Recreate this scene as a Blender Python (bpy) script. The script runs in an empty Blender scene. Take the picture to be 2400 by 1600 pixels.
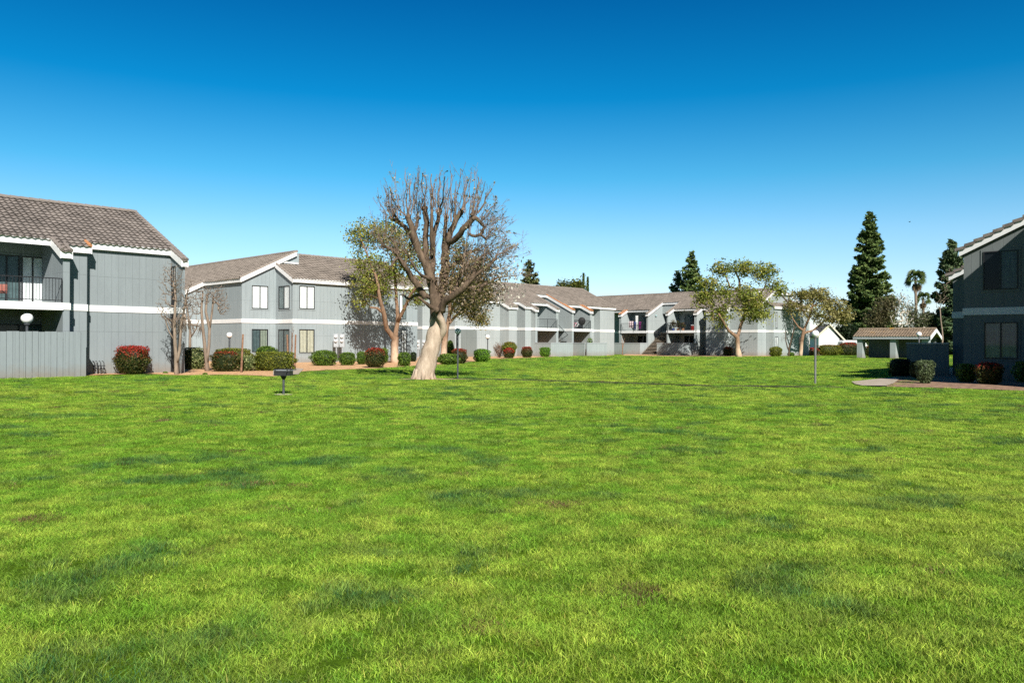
import bpy, math, random
import numpy as np
from mathutils import Vector, noise as mnoise
random.seed(7); rng = np.random.default_rng(7)
sc = bpy.context.scene; COL = sc.collection
FPX = 1867.0; EYE = 1.5
AX, AY = math.sin(math.radians(44)), math.cos(math.radians(44))   # street-grid direction a
BX, BY = -AY, AX                                                  # street-grid direction b
def yh(px): return 802 + 0.0039*(px-1200)
def gpt(px, y):                                                   # ground point seen at a photo pixel
    t = EYE*FPX/(y-yh(px)); return (px-1200)/FPX*t, t
def zat(px, y, t): return EYE + (yh(px)-y)*t/FPX
def gnd(x, y):
    h = 0.035*mnoise.noise(Vector((x*0.10, y*0.10, 3.1))) + 0.02*mnoise.noise(Vector((x*0.45, y*0.45, 9.1)))
    k = max(0.0, min(1.0, (34-y)/10)) if y > 24 else 1.0
    return h*max(k, 0.25)
# ---------------------------------------------------------------- materials
def new_mat(name):
    m = bpy.data.materials.new(name); m.use_nodes = True
    nt = m.node_tree; nt.nodes.clear()
    out = nt.nodes.new('ShaderNodeOutputMaterial'); b = nt.nodes.new('ShaderNodeBsdfPrincipled')
    nt.links.new(b.outputs[0], out.inputs[0]); return m, nt, b, out
def N(nt, typ, **kw):
    n = nt.nodes.new(typ)
    for k, v in kw.items():
        if k in n.inputs: n.inputs[k].default_value = v
        else: setattr(n, k, v)
    return n
def ramp(nt, src, stops):
    r = nt.nodes.new('ShaderNodeValToRGB'); cr = r.color_ramp
    while len(cr.elements) < len(stops): cr.elements.new(0.5)
    for e, (p, c) in zip(cr.elements, stops): e.position = p; e.color = (*c, 1)
    nt.links.new(src, r.inputs[0]); return r
def noisy(name, c1, c2, scale=3, rough=0.8, bump=0.0, detail=6, bscale=None, spec=0.3, metal=0.0, stretch=(1,1,1)):
    m, nt, b, out = new_mat(name)
    g = N(nt, 'ShaderNodeNewGeometry'); mp = N(nt, 'ShaderNodeMapping'); mp.inputs['Scale'].default_value = stretch
    nt.links.new(g.outputs['Position'], mp.inputs[0])
    n = N(nt, 'ShaderNodeTexNoise', Scale=scale, Detail=detail, Roughness=0.6); nt.links.new(mp.outputs[0], n.inputs['Vector'])
    r = ramp(nt, n.outputs[0], [(0.3, c1), (0.7, c2)]); nt.links.new(r.outputs[0], b.inputs['Base Color'])
    b.inputs['Roughness'].default_value = rough; b.inputs['Specular IOR Level'].default_value = spec; b.inputs['Metallic'].default_value = metal
    if bump:
        n2 = N(nt, 'ShaderNodeTexNoise', Scale=bscale or scale*6, Detail=5); nt.links.new(mp.outputs[0], n2.inputs['Vector'])
        bp = N(nt, 'ShaderNodeBump', Strength=bump, Distance=0.02); nt.links.new(n2.outputs[0], bp.inputs['Height']); nt.links.new(bp.outputs[0], b.inputs['Normal'])
    return m
def siding(name, col, period=0.3):
    m, nt, b, out = new_mat(name)
    uv = N(nt, 'ShaderNodeUVMap'); sep = N(nt, 'ShaderNodeSeparateXYZ'); nt.links.new(uv.outputs[0], sep.inputs[0])
    def math_(op, a, v=None, c=None):
        n = N(nt, 'ShaderNodeMath', operation=op); nt.links.new(a, n.inputs[0])
        if v is not None:
            if isinstance(v, (int, float)): n.inputs[1].default_value = v
            else: nt.links.new(v, n.inputs[1])
        return n.outputs[0]
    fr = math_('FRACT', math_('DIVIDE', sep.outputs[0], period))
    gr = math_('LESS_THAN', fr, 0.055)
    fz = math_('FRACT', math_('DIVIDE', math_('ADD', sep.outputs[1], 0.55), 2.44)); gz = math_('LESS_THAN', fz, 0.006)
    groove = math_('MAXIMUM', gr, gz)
    fl = math_('FLOOR', math_('DIVIDE', sep.outputs[0], 1.22)); wn = N(nt, 'ShaderNodeTexWhiteNoise', noise_dimensions='1D'); nt.links.new(fl, wn.inputs['W'])
    geo = N(nt, 'ShaderNodeNewGeometry'); mp = N(nt, 'ShaderNodeMapping'); mp.inputs['Scale'].default_value = (1, 1, 0.22)
    nt.links.new(geo.outputs['Position'], mp.inputs[0])
    n1 = N(nt, 'ShaderNodeTexNoise', Scale=2.2, Detail=7, Roughness=0.62); nt.links.new(mp.outputs[0], n1.inputs['Vector'])
    n2 = N(nt, 'ShaderNodeTexNoise', Scale=22.0, Detail=4); nt.links.new(mp.outputs[0], n2.inputs['Vector'])
    s = math_('ADD', math_('MULTIPLY', n1.outputs[0], 0.32), math_('MULTIPLY', n2.outputs[0], 0.16))
    s = math_('ADD', s, math_('MULTIPLY', wn.outputs[0], 0.06)); s = math_('ADD', s, 0.73)
    s = math_('SUBTRACT', s, math_('MULTIPLY', groove, 0.14))  # groove lines darkened in the colour to stand for the shade inside them
    mix = N(nt, 'ShaderNodeVectorMath', operation='SCALE'); mix.inputs[0].default_value = col; nt.links.new(s, mix.inputs['Scale'])
    n5 = N(nt, 'ShaderNodeTexNoise', Scale=3.0, Detail=5, Roughness=0.7); nt.links.new(geo.outputs['Position'], n5.inputs['Vector'])
    hz = math_('SUBTRACT', math_('MULTIPLY', n5.outputs[0], 0.9), sep.outputs[1]); mrx = N(nt, 'ShaderNodeMapRange'); nt.links.new(hz, mrx.inputs[0]); mrx.inputs[1].default_value=-0.15; mrx.inputs[2].default_value=0.45; mrx.inputs[3].default_value=0.0; mrx.inputs[4].default_value=0.5
    dm = N(nt, 'ShaderNodeMix', data_type='RGBA'); nt.links.new(mrx.outputs[0], dm.inputs[0]); nt.links.new(mix.outputs[0], dm.inputs[6]); dm.inputs[7].default_value=(0.20,0.14,0.09,1)
    nt.links.new(dm.outputs[2], b.inputs['Base Color']); b.inputs['Roughness'].default_value = 0.75; b.inputs['Specular IOR Level'].default_value = 0.25
    h = math_('SUBTRACT', math_('MULTIPLY', n2.outputs[0], 0.25), groove)
    bp = N(nt, 'ShaderNodeBump', Strength=0.6, Distance=0.012); nt.links.new(h, bp.inputs['Height']); nt.links.new(bp.outputs[0], b.inputs['Normal'])
    return m
def tiles_mat(name, lo, hi, moss=0.0, mosscol=(0.30,0.17,0.03)):
    m, nt, b, out = new_mat(name)
    uv = N(nt, 'ShaderNodeUVMap'); sep = N(nt, 'ShaderNodeSeparateXYZ'); nt.links.new(uv.outputs[0], sep.inputs[0])
    def M(op, a, v=None):
        n = N(nt, 'ShaderNodeMath', operation=op); nt.links.new(a, n.inputs[0])
        if v is not None:
            if isinstance(v, (int, float)): n.inputs[1].default_value = v
            else: nt.links.new(v, n.inputs[1])
        return n.outputs[0]
    cx = M('FLOOR', M('DIVIDE', sep.outputs[0], 0.26)); cy = M('FLOOR', M('DIVIDE', sep.outputs[1], 0.33))
    cmb = N(nt, 'ShaderNodeCombineXYZ'); nt.links.new(cx, cmb.inputs[0]); nt.links.new(cy, cmb.inputs[1])
    wn = N(nt, 'ShaderNodeTexWhiteNoise', noise_dimensions='2D'); nt.links.new(cmb.outputs[0], wn.inputs[0])
    geo = N(nt, 'ShaderNodeNewGeometry')
    n1 = N(nt, 'ShaderNodeTexNoise', Scale=0.55, Detail=6, Roughness=0.65); nt.links.new(geo.outputs['Position'], n1.inputs['Vector'])
    n2 = N(nt, 'ShaderNodeTexNoise', Scale=14.0, Detail=5, Roughness=0.7); nt.links.new(geo.outputs['Position'], n2.inputs['Vector'])
    s = M('ADD', M('MULTIPLY', wn.outputs[0], 0.22), M('ADD', M('MULTIPLY', n1.outputs[0], 0.35), M('MULTIPLY', n2.outputs[0], 0.5)))
    r = ramp(nt, s, [(0.25, lo), (0.85, hi)]); col = r.outputs[0]
    if moss > 0:
        n3 = N(nt, 'ShaderNodeTexNoise', Scale=1.7, Detail=8, Roughness=0.75); nt.links.new(geo.outputs['Position'], n3.inputs['Vector'])
        mr = ramp(nt, n3.outputs[0], [(0.62-moss*0.25, (0,0,0)), (0.68-moss*0.2, (1,1,1))])
        mx = N(nt, 'ShaderNodeMix', data_type='RGBA'); nt.links.new(mr.outputs[0], mx.inputs[0]); nt.links.new(col, mx.inputs[6]); mx.inputs[7].default_value = (*mosscol, 1)
        col = mx.outputs[2]
    nt.links.new(col, b.inputs['Base Color']); b.inputs['Roughness'].default_value = 0.85; b.inputs['Specular IOR Level'].default_value = 0.2
    bp = N(nt, 'ShaderNodeBump', Strength=0.35, Distance=0.01); nt.links.new(n2.outputs[0], bp.inputs['Height']); nt.links.new(bp.outputs[0], b.inputs['Normal'])
    return m
def leaf_mat(name, attr='col', instancer=False, trans=0.35, rough=0.55):
    m, nt, b, out = new_mat(name)
    a = N(nt, 'ShaderNodeAttribute', attribute_name=attr)
    if instancer: a.attribute_type = 'INSTANCER'
    col = a.outputs['Color']
    if instancer:
        h = N(nt, 'ShaderNodeAttribute', attribute_name='bl')
        vm = N(nt, 'ShaderNodeMix', data_type='RGBA', blend_type='MULTIPLY'); vm.inputs[0].default_value = 1.0
        nt.links.new(col, vm.inputs[6]); nt.links.new(h.outputs['Color'], vm.inputs[7]); col = vm.outputs[2]
    nt.links.new(col, b.inputs['Base Color']); b.inputs['Roughness'].default_value = rough; b.inputs['Specular IOR Level'].default_value = 0.3
    t = N(nt, 'ShaderNodeBsdfTranslucent'); mx = N(nt, 'ShaderNodeMixShader'); mx.inputs[0].default_value = trans
    nt.links.new(col, t.inputs[0]); nt.links.new(b.outputs[0], mx.inputs[1]); nt.links.new(t.outputs[0], mx.inputs[2]); nt.links.new(mx.outputs[0], out.inputs[0])
    return m
def glass_mat(name, tint=(0.93,0.96,0.97), refl=0.06):
    m, nt, b, out = new_mat(name)
    t = N(nt, 'ShaderNodeBsdfTransparent'); t.inputs[0].default_value = (*tint, 1)
    g = N(nt, 'ShaderNodeBsdfGlossy'); g.inputs['Roughness'].default_value = 0.03
    geo = N(nt, 'ShaderNodeNewGeometry'); dt = N(nt, 'ShaderNodeVectorMath', operation='DOT_PRODUCT'); nt.links.new(geo.outputs['Normal'], dt.inputs[0]); nt.links.new(geo.outputs['Incoming'], dt.inputs[1])
    ab = N(nt, 'ShaderNodeMath', operation='ABSOLUTE'); nt.links.new(dt.outputs['Value'], ab.inputs[0]); sb = N(nt, 'ShaderNodeMath', operation='SUBTRACT'); sb.inputs[0].default_value = 1; nt.links.new(ab.outputs[0], sb.inputs[1])
    pw_ = N(nt, 'ShaderNodeMath', operation='POWER'); nt.links.new(sb.outputs[0], pw_.inputs[0]); pw_.inputs[1].default_value = 4.0
    ad = N(nt, 'ShaderNodeMath', operation='ADD'); ad.inputs[1].default_value = refl; nt.links.new(pw_.outputs[0], ad.inputs[0])
    mx = N(nt, 'ShaderNodeMixShader'); nt.links.new(ad.outputs[0], mx.inputs[0]); nt.links.new(t.outputs[0], mx.inputs[1]); nt.links.new(g.outputs[0], mx.inputs[2]); nt.links.new(mx.outputs[0], out.inputs[0])
    return m
def bark_mat(name, upper1, upper2, low1=None, low2=None, zsplit=0, soft=0.5):
    m, nt, b, out = new_mat(name)
    geo = N(nt, 'ShaderNodeNewGeometry'); mp = N(nt, 'ShaderNodeMapping'); mp.inputs['Scale'].default_value = (1, 1, 0.35)
    nt.links.new(geo.outputs['Position'], mp.inputs[0])
    n = N(nt, 'ShaderNodeTexNoise', Scale=5.0, Detail=9, Roughness=0.75); nt.links.new(mp.outputs[0], n.inputs['Vector'])
    r = ramp(nt, n.outputs[0], [(0.3, upper1), (0.7, upper2)]); col = r.outputs[0]
    if low1:
        r2 = ramp(nt, n.outputs[0], [(0.3, low1), (0.65, low2)])
        sp = N(nt, 'ShaderNodeSeparateXYZ'); nt.links.new(geo.outputs['Position'], sp.inputs[0])
        n0 = N(nt, 'ShaderNodeTexNoise', Scale=2.5, Detail=4); nt.links.new(geo.outputs['Position'], n0.inputs['Vector'])
        ad = N(nt, 'ShaderNodeMath', operation='ADD'); nt.links.new(sp.outputs[2], ad.inputs[0]); nt.links.new(n0.outputs[0], ad.inputs[1])
        mr = N(nt, 'ShaderNodeMapRange'); nt.links.new(ad.outputs[0], mr.inputs[0]); mr.inputs[1].default_value = zsplit+0.5-soft; mr.inputs[2].default_value = zsplit+0.5+soft
        mx = N(nt, 'ShaderNodeMix', data_type='RGBA'); nt.links.new(mr.outputs[0], mx.inputs[0]); nt.links.new(r2.outputs[0], mx.inputs[6]); nt.links.new(col, mx.inputs[7]); col = mx.outputs[2]
    nt.links.new(col, b.inputs['Base Color']); b.inputs['Roughness'].default_value = 0.9; b.inputs['Specular IOR Level'].default_value = 0.15
    bp = N(nt, 'ShaderNodeBump', Strength=0.9, Distance=0.03); nt.links.new(n.outputs[0], bp.inputs['Height']); nt.links.new(bp.outputs[0], b.inputs['Normal'])
    return m
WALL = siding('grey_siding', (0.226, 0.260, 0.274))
WALL_FAR = siding('grey_siding_hazed', (0.325, 0.365, 0.368))  # lightened copy for the far blocks; haze and lens falloff put into the colour
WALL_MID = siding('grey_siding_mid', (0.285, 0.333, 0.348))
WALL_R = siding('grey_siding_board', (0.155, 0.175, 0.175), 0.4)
DOOR_SHADE_GREY = siding('grey_door_and_shaded_wall', (0.17, 0.195, 0.19), 0.6)
ROOF = tiles_mat('concrete_roof_tiles', (0.10,0.088,0.08), (0.30,0.262,0.235))
ROOF_L = tiles_mat('concrete_roof_tiles_brown', (0.13,0.112,0.096), (0.34,0.292,0.25))
ROOF_M = tiles_mat('mossy_roof_tiles', (0.13,0.10,0.075), (0.35,0.27,0.19), 0.12, (0.42,0.22,0.03))
TERRA = noisy('terracotta_ridge', (0.30,0.12,0.05), (0.55,0.26,0.12), 6, 0.8, 0.3)
WHITE = noisy('white_trim', (0.72,0.73,0.73), (0.84,0.84,0.83), 3, 0.6, 0.05)
DARKM = noisy('dark_bronze', (0.012,0.012,0.014), (0.03,0.03,0.032), 8, 0.45, 0, spec=0.5)
RAIL = noisy('black_rail', (0.012,0.013,0.016), (0.03,0.032,0.036), 12, 0.5)
GREYM = noisy('grey_metal', (0.30,0.33,0.35), (0.42,0.45,0.47), 9, 0.5, 0, spec=0.4)
POLE = noisy('dark_pole', (0.035,0.04,0.045), (0.09,0.10,0.11), 12, 0.5, 0, spec=0.4)
POLE_G = noisy('grey_pole', (0.12,0.125,0.13), (0.2,0.2,0.2), 12, 0.5, 0, spec=0.4)
GLASS = glass_mat('window_glass')
GLASS_D = glass_mat('window_glass_dark', (0.62,0.70,0.72), 0.03)
CURT = noisy('white_curtain', (0.72,0.74,0.73), (0.86,0.87,0.86), 5, 0.9, 0.0, stretch=(3,3,0.2))
CURT_Y = noisy('beige_blind', (0.50,0.48,0.36), (0.68,0.66,0.52), 5, 0.8, 0.0)
CURT_D = noisy('dim_curtain', (0.14,0.18,0.18), (0.24,0.29,0.29), 5, 0.9)
INNER_SHADE = noisy('dim_interior_and_shade', (0.012,0.013,0.015), (0.03,0.03,0.032), 2, 0.9)
CONC = noisy('concrete', (0.30,0.25,0.19), (0.46,0.39,0.31), 3, 0.9, 0.3)
MULCH = noisy('wood_mulch', (0.34,0.17,0.07), (0.78,0.50,0.28), 7, 0.95, 0.9, 9, 40)
MULCH_D = noisy('brown_mulch', (0.10,0.055,0.035), (0.42,0.27,0.18), 6, 0.95, 0.9, 9, 30)
LEAF = leaf_mat('leaf'); GRASSM = leaf_mat('grass_blade', 'tint', True, 0.35, 0.6); NEEDLE = leaf_mat('needle', trans=0.15, rough=0.7)
STAKE = noisy('stake_wood', (0.14,0.075,0.045), (0.33,0.19,0.12), 10, 0.9, 0.3)
TWIGR = noisy('thin_twig', (0.09,0.055,0.038), (0.29,0.215,0.165), 10, 0.9)
RED = noisy('red_plastic', (0.35,0.01,0.01), (0.5,0.03,0.02), 4, 0.4)
PINK = noisy('pink_paint', (0.5,0.10,0.17), (0.65,0.25,0.33), 4, 0.4)
BLUEC = noisy('blue_cloth', (0.02,0.06,0.3), (0.05,0.12,0.5), 4, 0.9)
PURP = noisy('purple_cloth', (0.12,0.01,0.10), (0.3,0.05,0.25), 4, 0.9)
RUBBER = noisy('black_rubber', (0.01,0.01,0.01), (0.02,0.02,0.02), 4, 0.7)
STUCCO = noisy('white_stucco', (0.74,0.76,0.76), (0.82,0.83,0.82), 2, 0.9, 0.1)
def globe_mat():
    m, nt, b, out = new_mat('white_globe'); b.inputs['Base Color'].default_value = (0.88,0.89,0.88,1)
    b.inputs['Roughness'].default_value = 0.25; b.inputs['Subsurface Weight'].default_value = 0.3; b.inputs['Subsurface Radius'].default_value = (0.1,0.1,0.1); return m
GLOBE = globe_mat(); GLOBE_C = noisy('clouded_globe', (0.26,0.40,0.42), (0.40,0.52,0.52), 2, 0.15, 0, spec=0.6)
# ---------------------------------------------------------------- mesh building
class MB:
    def __init__(s): s.v=[]; s.f=[]; s.uv=[]
    def face(s, pts, uvs=None):
        i = len(s.v); s.v += [tuple(p) for p in pts]; s.f.append(tuple(range(i, i+len(pts))))
        if uvs is None:
            p0, p1, p2 = Vector(pts[0]), Vector(pts[1]), Vector(pts[2]); n = (p1-p0).cross(p2-p0)
            if n.length > 0: n.normalize()
            if abs(n.z) < 0.9:
                t = Vector((-n.y, n.x, 0)); t.normalize()
                if t.x + t.y*0.3 < 0: t = -t
                uvs = [(Vector(p).dot(t), p[2]) for p in pts]
            else: uvs = [(p[0], p[1]) for p in pts]
        s.uv += list(uvs)
    def hexa(s, c):
        for q in ((0,3,2,1),(4,5,6,7),(0,1,5,4),(1,2,6,5),(2,3,7,6),(3,0,4,7)): s.face([c[i] for i in q])
    def box(s, x0,x1,y0,y1,z0,z1): s.hexa([(x0,y0,z0),(x1,y0,z0),(x1,y1,z0),(x0,y1,z0),(x0,y0,z1),(x1,y0,z1),(x1,y1,z1),(x0,y1,z1)])
    def tube(s, pts, rad, n=8, cap=True):
        P = [Vector(p) for p in pts]; rings=[]; prev=None
        for i, p in enumerate(P):
            d = (P[min(i+1,len(P)-1)]-P[max(i-1,0)])
            if d.length < 1e-6: d = Vector((0,0,1))
            d.normalize()
            if prev is None: a = d.orthogonal().normalized()
            else:
                a = prev - d*prev.dot(d)
                a = a.normalized() if a.length > 1e-6 else d.orthogonal().normalized()
            prev = a; b = d.cross(a); r = rad[i] if hasattr(rad,'__len__') else rad
            rings.append([tuple(p + (a*math.cos(2*math.pi*k/n)+b*math.sin(2*math.pi*k/n))*r) for k in range(n)])
        i0 = len(s.v)
        for r in rings: s.v += r
        for j in range(len(rings)-1):
            for k in range(n):
                k2=(k+1)%n; s.f.append((i0+j*n+k, i0+j*n+k2, i0+(j+1)*n+k2, i0+(j+1)*n+k)); s.uv += [(0,0)]*4
        if cap:
            s.f.append(tuple(i0+k for k in reversed(range(n)))); s.uv += [(0,0)]*n
            s.f.append(tuple(i0+(len(rings)-1)*n+k for k in range(n))); s.uv += [(0,0)]*n
    def sphere(s, c, r, nu=20, nv=12, sc_=(1,1,1)):
        rings=[]
        for j in range(nv+1):
            th = math.pi*j/nv
            rings.append([(c[0]+r*sc_[0]*math.sin(th)*math.cos(2*math.pi*k/nu), c[1]+r*sc_[1]*math.sin(th)*math.sin(2*math.pi*k/nu), c[2]+r*sc_[2]*math.cos(th)) for k in range(nu)])
        i0=len(s.v)
        for q in rings: s.v += q
        for j in range(nv):
            for k in range(nu):
                k2=(k+1)%nu; s.f.append((i0+j*nu+k, i0+(j+1)*nu+k, i0+(j+1)*nu+k2, i0+j*nu+k2)); s.uv += [(0,0)]*4
    def build(s, name, mat, parent=None, smooth=False, bevel=0):
        me = bpy.data.meshes.new(name); off = parent.location if parent is not None else Vector((0,0,0))
        if parent is not None and parent.parent is not None: off = off + parent.parent.location
        me.from_pydata([(x-off.x, y-off.y, z-off.z) for x,y,z in s.v], [], s.f)
        uvl = me.uv_layers.new(name='UVMap'); uvl.data.foreach_set('uv', np.array(s.uv, dtype=np.float32).ravel())
        me.materials.append(mat); me.validate()
        if smooth: me.polygons.foreach_set('use_smooth', [True]*len(me.polygons))
        o = bpy.data.objects.new(name, me); COL.objects.link(o); o.parent = parent
        if bevel: 
            md = o.modifiers.new('bevel','BEVEL'); md.width = bevel; md.segments = 2; md.limit_method='ANGLE'
        return o
def thing(name, label, cat, loc, group=None, kind=None):
    o = bpy.data.objects.new(name, None); COL.objects.link(o); o.location = loc; o.empty_display_size = 0.2
    o['label'] = label; o['category'] = cat
    if group: o['group'] = group
    if kind: o['kind'] = kind
    return o
def tag(o, label=None, cat=None, group=None, kind=None):
    if label: o['label']=label
    if cat: o['category']=cat
    if group: o['group']=group
    if kind: o['kind']=kind
    return o
def leafmesh(name, mat, parent, C, Nn, size, col, aspect=1.6, extra=None, jit=0.6):
    """C centres, Nn normals (unit-ish), size per leaf, col Nx3: one rhomb leaf per centre."""
    n = len(C); C = np.asarray(C, float); Nn = np.asarray(Nn, float) + rng.normal(0, jit, (n,3))
    Nn /= np.linalg.norm(Nn, axis=1)[:,None]+1e-9
    R = rng.normal(0,1,(n,3)); T = np.cross(Nn, R); T /= np.linalg.norm(T,axis=1)[:,None]+1e-9; Bn = np.cross(Nn, T)
    size = np.asarray(size, float).reshape(-1,1)*np.ones((n,1)); L = T*size*aspect*0.5; W = Bn*size*0.5
    V = np.stack([C-L, C+W*0.8-L*0.1+Nn*size*0.1, C+L, C-W*0.8-L*0.1+Nn*size*0.1], axis=1).reshape(-1,3)
    off = np.array(parent.location) if parent is not None else np.zeros(3); V = V-off
    F = np.arange(n*4).reshape(-1,4); cols = np.repeat(np.c_[col, np.ones(n)], 4, axis=0)
    if extra is not None:
        ev, ef, ec = extra; ev = np.asarray(ev)-off
        F = np.vstack([F, np.asarray(ef)+len(V)]); V = np.vstack([V, ev]); cols = np.vstack([cols, np.tile(np.array([*ec,1.0]), (len(ev),1))])
    me = bpy.data.meshes.new(name); me.vertices.add(len(V)); me.vertices.foreach_set('co', V.astype(np.float32).ravel())
    me.loops.add(len(F)*4); me.loops.foreach_set('vertex_index', F.astype(np.int32).ravel())
    me.polygons.add(len(F)); me.polygons.foreach_set('loop_start', np.arange(0,len(F)*4,4,dtype=np.int32)); me.polygons.foreach_set('loop_total', np.full(len(F),4,dtype=np.int32))
    a = me.attributes.new('col','FLOAT_COLOR','POINT'); a.data.foreach_set('color', cols.astype(np.float32).ravel())
    me.materials.append(mat); me.update(calc_edges=True); me.validate()
    o = bpy.data.objects.new(name, me); COL.objects.link(o); o.parent = parent; return o
def pal(n, cols, spread=0.18):
    cols = np.array(cols); w = rng.random(n)*(len(cols)-1); i = np.minimum(w.astype(int), len(cols)-2); f = (w-i)[:,None]
    return np.clip((cols[i]*(1-f)+cols[i+1]*f)*(1+rng.normal(0,spread,(n,1))), 0.003, 1)
# ---------------------------------------------------------------- grid frames for the buildings
class Frame:
    def __init__(s, kind): s.k = kind
    def P(s, a, d, z):
        u, v = (a, d) if s.k == 'A' else (d, -a)
        return (u*AX+v*BX, u*AY+v*BY, z)
    def cc(s, px):
        k = (px-1200)/FPX; return k*AX+AY, AX-AY*k
    def s(s, px, d):
        cu, cv = s.cc(px); return d/cv*cu if s.k == 'A' else -d/cu*cv
    def d(s, px, a):
        cu, cv = s.cc(px); return a/cu*cv if s.k == 'A' else -a/cv*cu
    def t(s, px, d):
        cu, cv = s.cc(px); return d/cv if s.k == 'A' else d/cu
    def box(s, mb, a0,a1,d0,d1,z0,z1):
        P = s.P; mb.hexa([P(a0,d0,z0),P(a1,d0,z0),P(a1,d1,z0),P(a0,d1,z0),P(a0,d0,z1),P(a1,d0,z1),P(a1,d1,z1),P(a0,d1,z1)])
    def prism(s, mb, a0, a1, dz):
        n=len(dz)
        mb.face([s.P(a0,d,z) for d,z in dz]); mb.face([s.P(a1,d,z) for d,z in reversed(dz)])
        for i in range(n):
            (d,z),(d2,z2) = dz[i], dz[(i+1)%n]; mb.face([s.P(a0,d,z),s.P(a1,d,z),s.P(a1,d2,z2),s.P(a0,d2,z2)])
FA, FB = Frame('A'), Frame('B')
def tiles(mb, F, s0, s1, d0, d1, zf, wave=0.26, row=0.33, h=0.055, amp=0.028):
    """corrugated courses of tiles between depths d0 (low) and d1 (high)"""
    n = max(2, int(round((s1-s0)/(wave/4)))); ss = [s0+(s1-s0)*i/n for i in range(n+1)]
    k0 = math.floor(d0/row); k1 = math.ceil(d1/row); lines=[]
    for k in range(k0, k1):
        a, b = max(d0, k*row), min(d1, (k+1)*row-0.002)
        if b-a < 0.01: continue
        fa = (a-k*row)/row; lines.append((a-0.06, h*(1-fa))); lines.append((b, 0.0))
    i0 = len(mb.v)
    for (d, dz) in lines:
        for x in ss:
            j = 0.010*math.sin(x*1.7+d*2.3)+0.006*math.sin(x*5.1-d*7.7)
            mb.v.append(F.P(x, d, zf(d)+dz+amp*math.sin(2*math.pi*x/wave)+j))
    m = n+1
    for r in range(len(lines)-1):
        for c in range(n):
            mb.f.append((i0+r*m+c, i0+r*m+c+1, i0+(r+1)*m+c+1, i0+(r+1)*m+c))
            for (rr, cc_) in ((r,c),(r,c+1),(r+1,c+1),(r+1,c)): mb.uv.append((ss[cc_], lines[rr][0]+ (0.001 if rr%2==0 else -0.001)))
def caps(mb, pts, r=0.09, step=0.35):
    """row of overlapping half-round cap tiles along a line"""
    a, b = Vector(pts[0]), Vector(pts[1]); L = (b-a).length; n = max(1, int(L/step)); d = (b-a)/n
    for i in range(n):
        p, q = a+d*i, a+d*(i+1.12); mb.tube([p, q], [r, r*0.78], 8)
def building(root, F, segs, roofs, dE, ze, pitch, dR, dB, wallmat, roofmat, band=(2.78,3.06), ends=(True,True), back=True, bandskip=(), capmat=None, orange=()):
    zf = lambda d: ze + pitch*(d-dE)
    w = MB()
    for (s0,s1,df) in segs:
        poly = [(df,-0.1),(df,zf(df)-0.14),(dR,zf(dR)-0.14)]
        if back: poly += [(dB, zf(dR)-0.14-pitch*(dB-dR)), (dB,-0.1)]
        else: poly += [(dR+0.25, zf(dR)-0.14), (dR+0.25,-0.1)]
        F.prism(w, s0, s1, poly)
    w.build('wall', wallmat, root)
    b = MB()
    for i,(s0,s1,df) in enumerate(segs):
        if i in bandskip:
            if b.v: b.build('trim_band', WHITE, root); b = MB()
            continue
        l = 0.03 if (i==0 or segs[i-1][2] > df) else 0.0
        r = 0.03 if (i==len(segs)-1 or segs[i+1][2] > df) else 0.0
        F.box(b, s0-l, s1+r, df-0.03, df+2.2, band[0]+0.002*(i%2), band[1]+0.002*(i%2))
    if b.v: b.build('trim_band', WHITE, root)
    rf = MB(); fa = MB(); so = MB()
    for i,(s0,s1,de) in enumerate(roofs):
        tiles(rf, F, s0, s1, de-0.06, dR, zf)
        F.prism(so, s0, s1, [(de,zf(de)-0.11),(de,zf(de)-0.04),(dR,zf(dR)-0.04),(dR,zf(dR)-0.11)])
        F.box(fa, s0, s1, de-0.04, de+0.0, zf(de)-0.30, zf(de)-0.012)
        for side in (0,1):
            nb = roofs[i-1] if (side==0 and i>0) else (roofs[i+1] if (side==1 and i<len(roofs)-1) else None)
            if nb is None and not ends[side]: continue
            dend = dR if nb is None else nb[2]
            if dend <= de+0.01: continue
            x = s0 if side==0 else s1; sg = -1 if side==0 else 1
            F.prism(fa, x if sg>0 else x-0.045, x+0.045 if sg>0 else x, [(de-0.05,zf(de)-0.32),(de-0.05,zf(de)-0.01),(dend,zf(dend)-0.01),(dend,zf(dend)-0.30)])
            cm = TERRA if i in orange else roofmat
            cp = MB(); caps(cp, (F.P(x-sg*0.03,de-0.08,zf(de)+0.03), F.P(x-sg*0.03,dend,zf(dend)+0.03)), 0.085); cp.build('rake_tiles', cm, root)
    rd = MB(); s0 = roofs[0][0]; s1 = roofs[-1][1]
    caps(rd, (F.P(s0,dR,zf(dR)+0.03), F.P(s1,dR,zf(dR)+0.03)), 0.11, 0.4)
    if back:
        F.prism(rf, s0, s1, [(dR,zf(dR)-0.1),(dR,zf(dR)),(dB+0.4,zf(dR)-pitch*(dB+0.4-dR)),(dB+0.4,zf(dR)-pitch*(dB+0.4-dR)-0.1)])
    so.build('soffit', wallmat, root); r_ = rf.build('roof', roofmat, root); fa.build('fascia', WHITE, root); rd.build('ridge_tiles', roofmat, r_)
    return zf
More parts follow.
